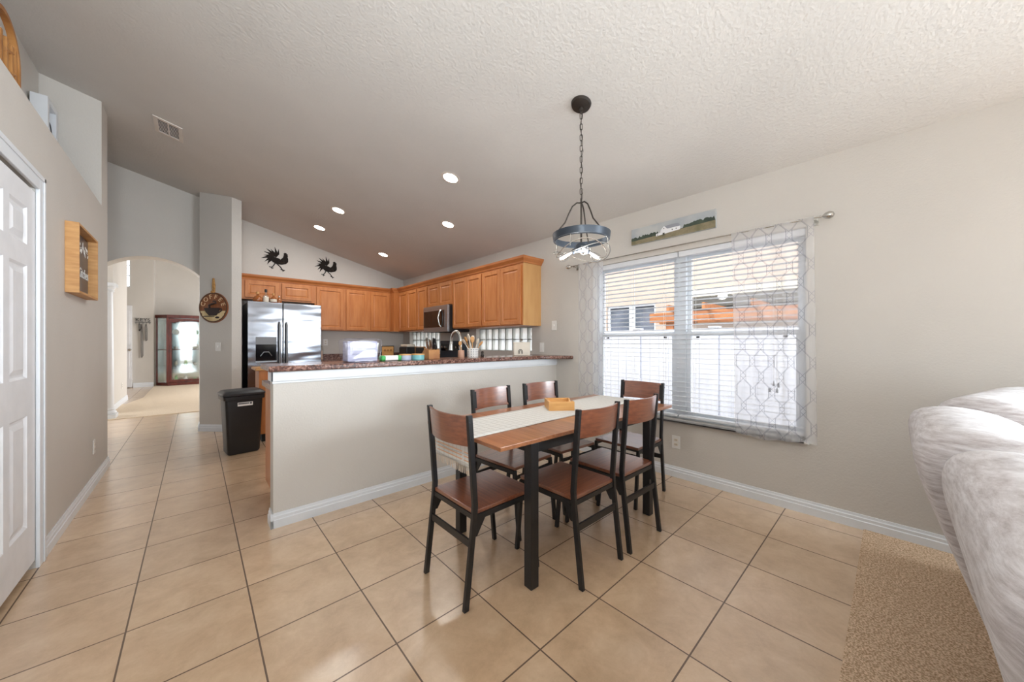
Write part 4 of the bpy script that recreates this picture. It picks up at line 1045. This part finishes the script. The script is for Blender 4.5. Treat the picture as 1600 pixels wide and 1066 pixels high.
for k in range(3):
    a = math.radians(20+120*k); c = MB(); ca, sa = math.cos(a), math.sin(a)
    prof_ = [(.0, 2.165), (.03, 2.165), (.06, 2.14), (.085, 2.09), (.11, 2.03), (RR-.006, ZR)]
    c.tube([(px_+r_*ca, py_+r_*sa, z_) for r_, z_ in prof_], .0048, 8); obj('arm', c, M_bronze, t, smooth=True)
c = MB(); c.lathe([(RR-.006, -.022), (RR, -.022), (RR+.006, .022), (RR, .022), (RR-.006, -.022)], 56, (px_, py_, ZR-.012)); obj('ring', c, M_slate, t, smooth=True)
c = MB(); c.tube([(px_+(RR-.012)*math.cos(a), py_+(RR-.012)*math.sin(a), ZR-.035) for a in [2*PI*i/48 for i in range(48)]], .004, 6, closed=True); obj('inner_ring', c, M_slate, t, smooth=True)
for k, (tx, ty) in enumerate(((.16, 0), (-.16, .02))):
    c = MB(); pts = []
    for i in range(48):
        a = 2*PI*i/48; x_ = .19*math.cos(a); y_ = .165*math.sin(a); zz_ = 1.84-.012*k+.035*math.cos(2*a+k*PI/2)
        th = math.radians(45+90*k); pts.append((px_+x_*math.cos(th)-y_*math.sin(th), py_+x_*math.sin(th)+y_*math.cos(th), zz_))
    c.tube(pts, .0032, 6, closed=True); obj('cage_wire', c, M_chrome, t, smooth=True)
for k in range(4):
    a = math.radians(90*k+15); c = MB(); c.tube([(px_+.178*math.cos(a), py_+.178*math.sin(a), ZR-.03), (px_+.186*math.cos(a), py_+.186*math.sin(a), 1.835)], .0028, 6); obj('cage_post', c, M_chrome, t, smooth=True)
c = MB(); c.lathe([(0, -.05), (.03, -.048), (.042, -.035), (.042, -.01), (.03, .005), (.006, .012)], 24, (px_, py_, 1.885)); obj('hub', c, M_slate, t, smooth=True)
view_a = math.atan2(py_+1.772, px_+.605)
for k, da in enumerate((PI, PI-2*PI/3, PI+2*PI/3)):
    a = view_a+da+0.15; d = Vector((math.cos(a)*.86, math.sin(a)*.86, -.36)).normalized()
    Mx = Matrix.Translation(Vector((px_, py_, 1.868))+d*.035) @ d.to_track_quat('Z', 'Y').to_matrix().to_4x4()
    c = MB(); c.lathe([(.014, 0), (.016, .004), (.016, .03), (.013, .034)], 14, M=Mx); so = obj('socket', c, M_slate, t, smooth=True)
    c = MB(); c.lathe([(.012, .034), (.014, .045), (.026, .085), (.030, .105), (.024, .128), (.01, .138), (0, .14)], 20, M=Mx); obj('bulb', c, M_bulbglass, t, smooth=True)
    c = MB(); c.lathe([(0, .05), (.007, .056), (.010, .09), (.009, .112), (0, .12)], 12, M=Mx); obj('filament', c, M_fil, t, smooth=True)
pl = bpy.data.lights.new('pendant_glow', 'POINT'); pl.energy = 4; pl.color = (1, .97, .93); pl.shadow_soft_size = .05
po = bpy.data.objects.new('pendant_glow', pl); COL.objects.link(po); po.location = (px_, py_, 1.80)

# ------------------------------------------------------------------ trash can
t = thing('trash_can', 'black plastic trash can with hinged lid beside the half wall', 'trash can', (-.21, 3.2, 0), local=True)
def rrect(hx, hy, r, n=5):
    pts = []
    for cx, cy, a0 in ((hx-r, hy-r, 0), (-hx+r, hy-r, 90), (-hx+r, -hy+r, 180), (hx-r, -hy+r, 270)):
        for i in range(n+1):
            a = math.radians(a0+90*i/n); pts.append((cx+r*math.cos(a), cy+r*math.sin(a)))
    return pts
def loft(mb, rings, capb=True, capt=True):
    m = len(rings[0]); vs = [v for r in rings for v in r]; fs = []
    for i in range(len(rings)-1):
        for k in range(m): fs.append((i*m+k, i*m+(k+1) % m, (i+1)*m+(k+1) % m, (i+1)*m+k))
    if capb: fs.append(tuple(range(m))[::-1])
    if capt: fs.append(tuple(range((len(rings)-1)*m, len(rings)*m)))
    mb.add(vs, fs)
def ring(hx, hy, r, z, oy=0): return [(x, y+oy, z) for x, y in rrect(hx, hy, r)]
c = MB(); loft(c, [ring(.135, .11, .03, .002), ring(.145, .12, .03, .02), ring(.168, .145, .035, .60)]); obj('bin_body', c, M_blackp, t, smooth=True)
c = MB(); loft(c, [ring(.180, .155, .035, .595), ring(.184, .16, .035, .60), ring(.186, .162, .035, .635), ring(.182, .158, .035, .64)]); obj('rim', c, M_blackp, t, smooth=True)
c = MB(); loft(c, [ring(.190, .166, .04, .645), ring(.192, .168, .04, .665), ring(.17, .15, .05, .69), ring(.15, .13, .05, .695)]); obj('lid', c, mat('grey_black_lid', (44, 45, 48), .4), t, smooth=True)
Mf = Matrix.Translation((0, -.1435, .55)) @ Matrix.Rotation(math.radians(2.5), 4, 'X')
c = MB(); c.box(-.065, .07, -.004, -.002, -.022, .018, Mf); st = obj('sticker', c, M_white, t)
c = MB(); c.box(-.06, .035, -.0046, -.0041, -.002, .012, Mf); c.box(.042, .062, -.0046, -.0041, -.006, .014, Mf); obj('printed_bars', c, mat('grey_ink', (96, 96, 100), .6), st)
t.location = (-.22, 3.16, 0); t.rotation_euler = (0, 0, math.radians(7))

# ------------------------------------------------------------------ dining table
TA = math.radians(-2.2); T0 = (.42, -.569)
t = thing('dining_table', 'walnut-look rectangular dining table on square black metal legs', 'dining table', (T0[0], T0[1], 0), local=True)
TL, TW, TH = 1.665, .722, .745
c = MB(); 
for a, b in ((0, .36), (.362, 1.30), (1.302, TL)): c.box(a, b, 0, TW, TH-.02, TH)
obj('tabletop', c, M_walnut_t, t, bevel=.002)
c = MB(); 
for y in (.02, TW-.045): c.box(.24, 1.34, y, y+.025, TH-.075, TH-.021)
for x in (.215, 1.365): c.box(x, x+.025, .05, TW-.05, TH-.075, TH-.021)
obj('apron', c, M_black, t)
for x in (.195, 1.335):
    for y in (.004, TW-.056):
        c = MB(); c.box(x, x+.052, y, y+.052, .001, TH-.021); obj('leg', c, M_black, t, bevel=.002)
c = MB(); c.box(.13, .25, .03, .045, TH-.03, TH-.0205); c.box(.13, .25, TW-.045, TW-.03, TH-.03, TH-.0205); obj('leaf_support', c, M_black, t)
t.location = (T0[0], T0[1], 0); t.rotation_euler = (0, 0, TA)

# runner
def runner_mat():
    m, nt, p = newmat('woven_runner'); p.inputs['Roughness'].default_value = .9
    tc = N(nt, 'ShaderNodeTexCoord'); sp = N(nt, 'ShaderNodeSeparateXYZ'); nt.links.new(tc.outputs['Object'], sp.inputs[0])
    ln = []
    along = math_n(nt, 'ADD', sp.outputs[0], sp.outputs[2])
    for k, s in ((0, 21), (1, 24)):
        nz = N(nt, 'ShaderNodeTexNoise'); nz.inputs['Scale'].default_value = 6; nt.links.new(tc.outputs['Object'], nz.inputs['Vector'])
        a = math_n(nt, 'FRACT', math_n(nt, 'ADD', math_n(nt, 'MULTIPLY', along if k == 0 else sp.outputs[1], s), math_n(nt, 'MULTIPLY', nz.outputs[0], .5)))
        ln.append(math_n(nt, 'LESS_THAN', a, .12))
    l = math_n(nt, 'MAXIMUM', ln[0], ln[1])
    nt.links.new(mix_c(nt, math_n(nt, 'MULTIPLY', l, .5), lin((216, 214, 209)), lin((168, 164, 158))), p.inputs['Base Color'])
    return m
M_run = runner_mat()
t = thing('table_runner', 'long off-white woven table runner with striped tasselled end on the dining table', 'table runner', (.42, -.18, .7455))
ry0, ry1 = -.365, .005; zt = .7478
yoff = lambda x: 0.0
xe = .42
c = MB()
def rf(u, v):
    s = u*1.86; y = ry0+(ry1-ry0)*v
    if s < .14:
        q = s/.14; return (xe-.013-.004*math.sin(v*9), y, zt-.016-.135*(1-q))
    if s < .17:
        q = (s-.14)/.03*PI/2; return (xe-.013+.014*(1-math.cos(q)), y, zt-.016+.016*math.sin(q))
    x = xe+.001+(s-.17)
    return (min(x, 2.10), y, zt+.0006*math.sin(x*15+v*6))
c.grid(rf, 110, 10)
rn = obj('cloth', c, M_run, t, smooth=True, solid=.0016)
c = MB(); M_stripe = mat('peach_stripe', (222, 176, 140), .9)
for z in (.625, .645, .665): c.box(xe-.0175, xe-.0168, ry0+.002, ry1-.002, z, z+.006)
obj('stripe', c, M_stripe, rn)
c = MB(); rr_ = random.Random(8); y = ry0+.004
while y < ry1: c.tube([(xe-.014, y, .600), (xe-.014+rr_.uniform(-.004, .004), y+rr_.uniform(-.003, .003), .560)], .0016, 5); y += .011
o = obj('fringe', c, mat('fringe_yarn', (224, 206, 186), .9), rn)

# napkin caddy
t = thing('napkin_holder', 'square bamboo napkin holder sitting on the table runner', 'napkin holder', (1.30, -.15, .749), local=True)
c = MB(); s2 = .09; w_ = .012; zz0, zz1 = .0005, .062
c.box(-s2, s2, -s2, s2, zz0, .008); c.box(-s2, s2, -s2, -s2+w_, .008, zz1); c.box(-s2, s2, s2-w_, s2, .008, zz1); c.box(-s2, -s2+w_, -s2+w_, s2-w_, .008, zz1)
# notched right side
M = frame_M((s2-w_, 0, 0), (0, 1, 0), (0, 0, 1))
notch = [(-s2+w_, .008), (s2-w_, .008), (s2-w_, zz1), (.035, zz1)]+[(.035*math.cos(a), zz1-.035*math.sin(a)) for a in [PI*i/10 for i in range(1, 10)]]+[(-.035, zz1), (-s2+w_, zz1)]
c.prism(notch, 0, w_, M)
obj('box', c, M_bamboo, t)
t.location = (1.33, -.15, .7488); t.rotation_euler = (0, 0, math.radians(-38))

# ------------------------------------------------------------------ chairs
def make_chair(label):
    t = thing('dining_chair', label, 'chair', (0, 0, 0), 'dining chairs around the table', local=True)
    c = MB(); c.box(-.185, .185, -.185, .205, .424, .444); obj('seat', c, M_walnut, t, bevel=.003)
    # curved back panel
    c = MB(); n = 16
    rings_ = []
    for i in range(n+1):
        u = -1+2*i/n; x = u*.168; y = -.205-.035*(1-u*u)
        yt = y-.012
        rings_.append([(x, yt+.006, .885), (x, yt-.006, .885), (x, y-.006+.003, .742), (x, y+.006+.003, .742)])
    loft(c, rings_); obj('backrest', c, M_walnut, t, smooth=True)
    for s in (-1, 1):
        x = s*.181
        def bar(pts, wx, wy):
            mb = MB(); rg = []
            for (y, z) in pts: rg.append([(x-wx/2, y-wy/2, z), (x+wx/2, y-wy/2, z), (x+wx/2, y+wy/2, z), (x-wx/2, y+wy/2, z)])
            loft(mb, rg); return mb
        obj('rear_leg', bar([(-.232, .001), (-.185, .40), (-.180, .47), (-.184, .52), (-.212, .89)], .020, .026), M_black, t, bevel=.002)
        obj('front_leg', bar([(.236, .001), (.195, .423)], .022, .022), M_black, t, bevel=.002)
        c = MB(); c.box(x-.009, x+.009, -.17, .20, .398, .4235); obj('side_rail', c, M_black, t)
        c = MB(); M = frame_M((x-.002, 0, 0), (0, 1, 0), (0, 0, 1)); c.prism([(-.175, .42), (-.10, .42), (-.14, .36), (-.165, .32), (-.178, .32)], -.002, .002, M); obj('gusset', c, M_black, t)
        c = MB(); xi = s*.170; c.prism([(-.200, .76), (-.188, .76), (-.198, .875), (-.212, .875)], -.012, .010, frame_M((xi, 0, 0), (0, 1, 0), (0, 0, 1))); br = obj('back_bracket', c, M_black, t)
        for z in (.78, .855):
            c = MB(); c.lathe([(.004, 0), (.004, .003), (0, .004)], 8, M=frame_M((s*.191, -.195-.025*(z-.74)/.14, z), (0, 1, 0), (0, 0, 1)) if s > 0 else frame_M((s*.191, -.195-.025*(z-.74)/.14, z), (0, -1, 0), (0, 0, 1))); obj('bolt', c, M_black, br)
    c = MB(); c.box(-.172, .172, -.206, -.196, .275, .31); obj('rear_stretcher', c, M_black, t)
    c = MB(); c.box(-.172, .172, .188, .206, .365, .383); obj('front_stretcher', c, M_black, t)
    c = MB(); c.box(-.172, .172, -.19, -.175, .40, .4235); obj('seat_rail', c, M_black, t)
    return t
A = make_chair('walnut and black metal chair at the near left end of the table')
A.location = (.535, -.28, 0); A.rotation_euler = (0, 0, -PI/2)
dup(A, (.987, -.503, 0), 0, 'near-side dining chair on the left, just right of the front table leg')
dup(A, (1.442, -.513, 0), math.radians(-1), 'near-side dining chair on the right, in front of the end chair')
dup(A, (2.01, -.32, 0), PI/2, 'dining chair at the window end of the table, back to the blinds')
dup(A, (1.035, .03, 0), PI+math.radians(4), 'far-side dining chair on the left, back to the half wall')
dup(A, (1.53, .02, 0), PI-math.radians(4), 'far-side dining chair on the right, back to the half wall')

# ------------------------------------------------------------------ sofa
def sofa_mat():
    m, nt, p = newmat('grey_plush'); p.inputs['Roughness'].default_value = .85; p.inputs['Sheen Weight'].default_value = .3
    tc = N(nt, 'ShaderNodeTexCoord'); mp = N(nt, 'ShaderNodeMapping'); mp.inputs['Scale'].default_value = (3, 3, 22); nt.links.new(tc.outputs['Object'], mp.inputs[0])
    nz = N(nt, 'ShaderNodeTexNoise'); nz.inputs['Scale'].default_value = 5; nz.inputs['Detail'].default_value = 8; nz.inputs['Roughness'].default_value = .7; nt.links.new(mp.outputs[0], nz.inputs['Vector'])
    cr = N(nt, 'ShaderNodeValToRGB'); cr.color_ramp.elements[0].position = .3; cr.color_ramp.elements[0].color = lin((146, 134, 132)); cr.color_ramp.elements[1].position = .62; cr.color_ramp.elements[1].color = lin((202, 198, 199)); nt.links.new(nz.outputs[0], cr.inputs[0])
    nt.links.new(cr.outputs[0], p.inputs['Base Color'])
    b = N(nt, 'ShaderNodeBump'); b.inputs['Strength'].default_value = .4; b.inputs['Distance'].default_value = .006; nt.links.new(nz.outputs[0], b.inputs['Height']); nt.links.new(b.outputs[0], p.inputs['Normal'])
    return m
M_sofa = sofa_mat()
t = thing('sofa', 'light grey plush sectional sofa with pillowy back cushions on the tan carpet', 'sofa', (.9, -2.3, .008))
BACKP = [(-2.03, .06), (-2.00, .25), (-1.955, .45), (-1.91, .62), (-1.875, .76), (-1.85, .86), (-1.845, .92), (-1.862, .965), (-1.91, .985), (-1.98, .99), (-2.06, .975), (-2.13, .93), (-2.17, .86), (-2.20, .7), (-2.23, .5), (-2.24, .3), (-2.24, .06)]
def back(xa_, xb_, shift, rise, name, gather=True, skew=0):
    mb = MB(); n = 36; rg = []
    cy_ = -2.03; cz_ = .5
    for i in range(n+1):
        u = i/n; x = xa_+(xb_-xa_)*u; e_ = min(u, 1-u)*(xb_-xa_)
        k = 1-.16*(max(0, 1-e_/.10))**2.2; row = []
        for j, (y, z) in enumerate(BACKP):
            w_ = max(0, (z-.3)/.7)
            puck = .006*math.sin(x*95+j)*max(0, 1-e_/.08) if gather else 0
            yy = cy_+(y-cy_)*k+shift*w_+puck+skew*u; zz = cz_+(z-cz_)*(1-(1-k)*.55)+rise*w_+puck*.6
            row.append((x, yy, zz if z > .1 else .06))
        rg.append(row)
    loft(mb, rg); return obj(name, mb, M_sofa, t, smooth=True, ang=180, sub=1)
back(-.75, .02, 0, 0, 'back_cushion'); back(.03, .80, 0, 0, 'back_cushion'); back(.81, 1.52, .045, .005, 'back_cushion'); back(1.50, 2.36, -.01, .03, 'back_cushion', skew=-.24)
c = MB(); c.sq((.0, -2.52, .36), (.77, .32, .12), .3, .3, 20); obj('seat_cushion', c, M_sofa, t, smooth=True, ang=180)
c = MB(); c.sq((1.35, -2.60, .36), (.60, .36, .12), .3, .3, 20); obj('seat_cushion', c, M_sofa, t, smooth=True, ang=180)
c = MB(); c.box(-.74, 2.3, -2.85, -2.08, .012, .30); obj('base', c, M_sofa, t, bevel=.03)
c = MB(); c.sq((2.28, -2.75, .52), (.16, .5, .44), .35, .4, 20); obj('corner_back', c, M_sofa, t, smooth=True, ang=180)

# ------------------------------------------------------------------ hall furniture
t = thing('china_cabinet', 'tall cherry wood china cabinet with canted glass sides beyond the arch', 'china cabinet', (-.8, 12.0, 0))
hx0, hc, hx1, hy, hb = -1.42, -1.175, -.20, 11.8, 12.15
fp = [(hx0, hb), (hc, hy), (hx1, hy), (hx1, hb)]
c = MB(); c.prism(fp, .01, .09); c.prism([(hx0-.02, hb), (hx0-.02, hb-.03), (hc-.02, hy-.03), (hx1, hy-.03), (hx1, hb)], 1.90, 1.985); obj('carcass', c, M_cherry, t, bevel=.006)
c = MB(); c.box(hx0, hx1, hb-.02, hb, .09, 1.9); obj('back_panel', c, mat('mirror_back', (210, 216, 218), .08, 1), t)
def post(x, y, w=.035, nm='post'):
    c = MB(); c.box(x-w/2, x+w/2, y-w/2, y+w/2, .09, 1.9); obj(nm, c, M_cherry, t)
post(hx0+.02, hb-.03); post(hc, hy+.02, .05); post(hx1-.02, hy+.02, .05)
c = MB(); fx0_, fx1_ = hc+.03, hx1-.05; c.box(fx0_, fx0_+.05, hy, hy+.02, .10, 1.88); c.box(fx1_-.05, fx1_, hy, hy+.02, .10, 1.88); c.box(fx0_+.05, fx1_-.05, hy, hy+.02, .10, .17)
n_ = 12
for i in range(n_):
    xa_ = fx0_+.05+(fx1_-fx0_-.1)*i/n_; xb_ = fx0_+.05+(fx1_-fx0_-.1)*(i+1)/n_; um = (i+.5)/n_; c.box(xa_, xb_, hy, hy+.02, 1.76+.07*math.sin(PI*um), 1.88)
dr = obj('door', c, M_cherry, t)
c = MB(); c.box(fx0_+.05, fx1_-.05, hy+.008, hy+.012, .17, 1.8); obj('glass', c, M_jar, dr)
c = MB(); c.tube([(fx0_+.02, hy-.012, 1.0), (fx0_+.02, hy-.012, .94)], .008, 6); obj('handle', c, M_bronze, dr)
for z in (.55, 1.0, 1.42):
    c = MB(); c.prism([(hx0+.04, hb-.03), (hc+.01, hy+.05), (hx1-.04, hy+.05), (hx1-.04, hb-.03)], z, z+(.02 if z == 1.0 else .008)); obj('shelf', c, M_cherry if z == 1.0 else M_jar, t)
c = MB(); vS = [(hx0+.03, hb-.04), (hc-.02, hy+.03)]; d_ = Vector((hc-hx0, hy-hb, 0)).normalized(); nn = Vector((d_.y, -d_.x, 0))
c.add([(vS[0][0], vS[0][1], .1), (vS[1][0], vS[1][1], .1), (vS[1][0], vS[1][1], 1.9), (vS[0][0], vS[0][1], 1.9)], [(0, 1, 2, 3)]); obj('side_glass', c, M_jar, t, solid=.004)
rz = random.Random(6)
for z in (.09, .558, 1.02, 1.428):
    for i in range(4):
        x = hc+.16+i*.2; h = .10+.08*rz.random(); kind = rz.choice(['vase', 'plate', 'cup'])
        o = MB(); y = hy+.14
        if kind == 'vase': o.lathe([(.02, 0), (.045, .04), (.03, h*.7), (.02, h*.8), (.028, h)], 14, (x, y, z+.001))
        elif kind == 'cup': o.lathe([(.025, 0), (.04, .03), (.045, .07), (.042, .07), (.0, .02)], 14, (x, y, z+.001))
        else: o.lathe([(.0, 0), (.05, .006), (.08, .012), (.08, .015), (.0, .009)], 20, M=Matrix.Translation((x, y+.06, z+.081)) @ Matrix.Rotation(math.radians(80), 4, 'X'))
        sh = {.09: 'bottom', .558: 'second', 1.02: 'third', 1.428: 'top'}[z]; ps = ['left end', 'left middle', 'right middle', 'right end'][i]
        col_ = rz.choice([M_white, M_teal, M_cream, M_green])
        tag(obj(kind if kind != 'plate' else 'display_plate', o, col_, smooth=True, loc=(x, y, z)), '%s on the %s shelf of the china cabinet, %s' % ({'vase': 'small slender vase', 'cup': 'small open cup', 'plate': 'upright display plate'}[kind], sh, ps), kind, 'ornaments in the china cabinet')
# key rack with leashes
t = thing('key_rack', 'black metal wall rack reading KEYS in the far hall', 'key rack', (-1.66, 11.99, 1.80))
M = frame_M((-1.66, 11.985, 1.80), (1, 0, 0), (0, 0, 1))
c = MB(); c.box(-.15, .15, -.045, -.03, 0, .01, M)
obj('bar', c, M_black, t)
obj('lettering', text_mb('KEYS', .13, .004, M @ Matrix.Translation((0, .025, .006))), M_black, t)
for i in range(5):
    x = -.13+i*.065; c = MB(); c.tube([(x, -.04, .008), (x, -.07, .012), (x, -.085, .025), (x, -.075, .038)], .005, 6, M=M); obj('hook', c, M_black, t)
for x, zl, lab in ((-.02, 1.0, 'dark dog leash with looped end hanging from the key rack, longest one'), (.06, .55, 'dark brown leash loop hanging from the right of the key rack'), (-.06, .25, 'small bunch of keys hanging from the left of the key rack')):
    c = MB(); c.tube([(x, -.085, .03), (x-.012, -.3*zl, .025), (x-.008, -.8*zl, .02), (x, -zl, .02), (x+.02, -zl*.95, .022), (x+.018, -.4*zl, .025), (x+.004, -.085, .032)], .008, 6, M=M)
    if zl < .3: c.sq((x, -zl, .02), (.02, .03, .008), 1, 1, 8, M)
    tag(obj('leash' if zl > .3 else 'keys', c, M_bronze, smooth=True, loc=(-1.66+x, 11.97, 1.8-zl)), lab, 'leash' if zl > .3 else 'keys')
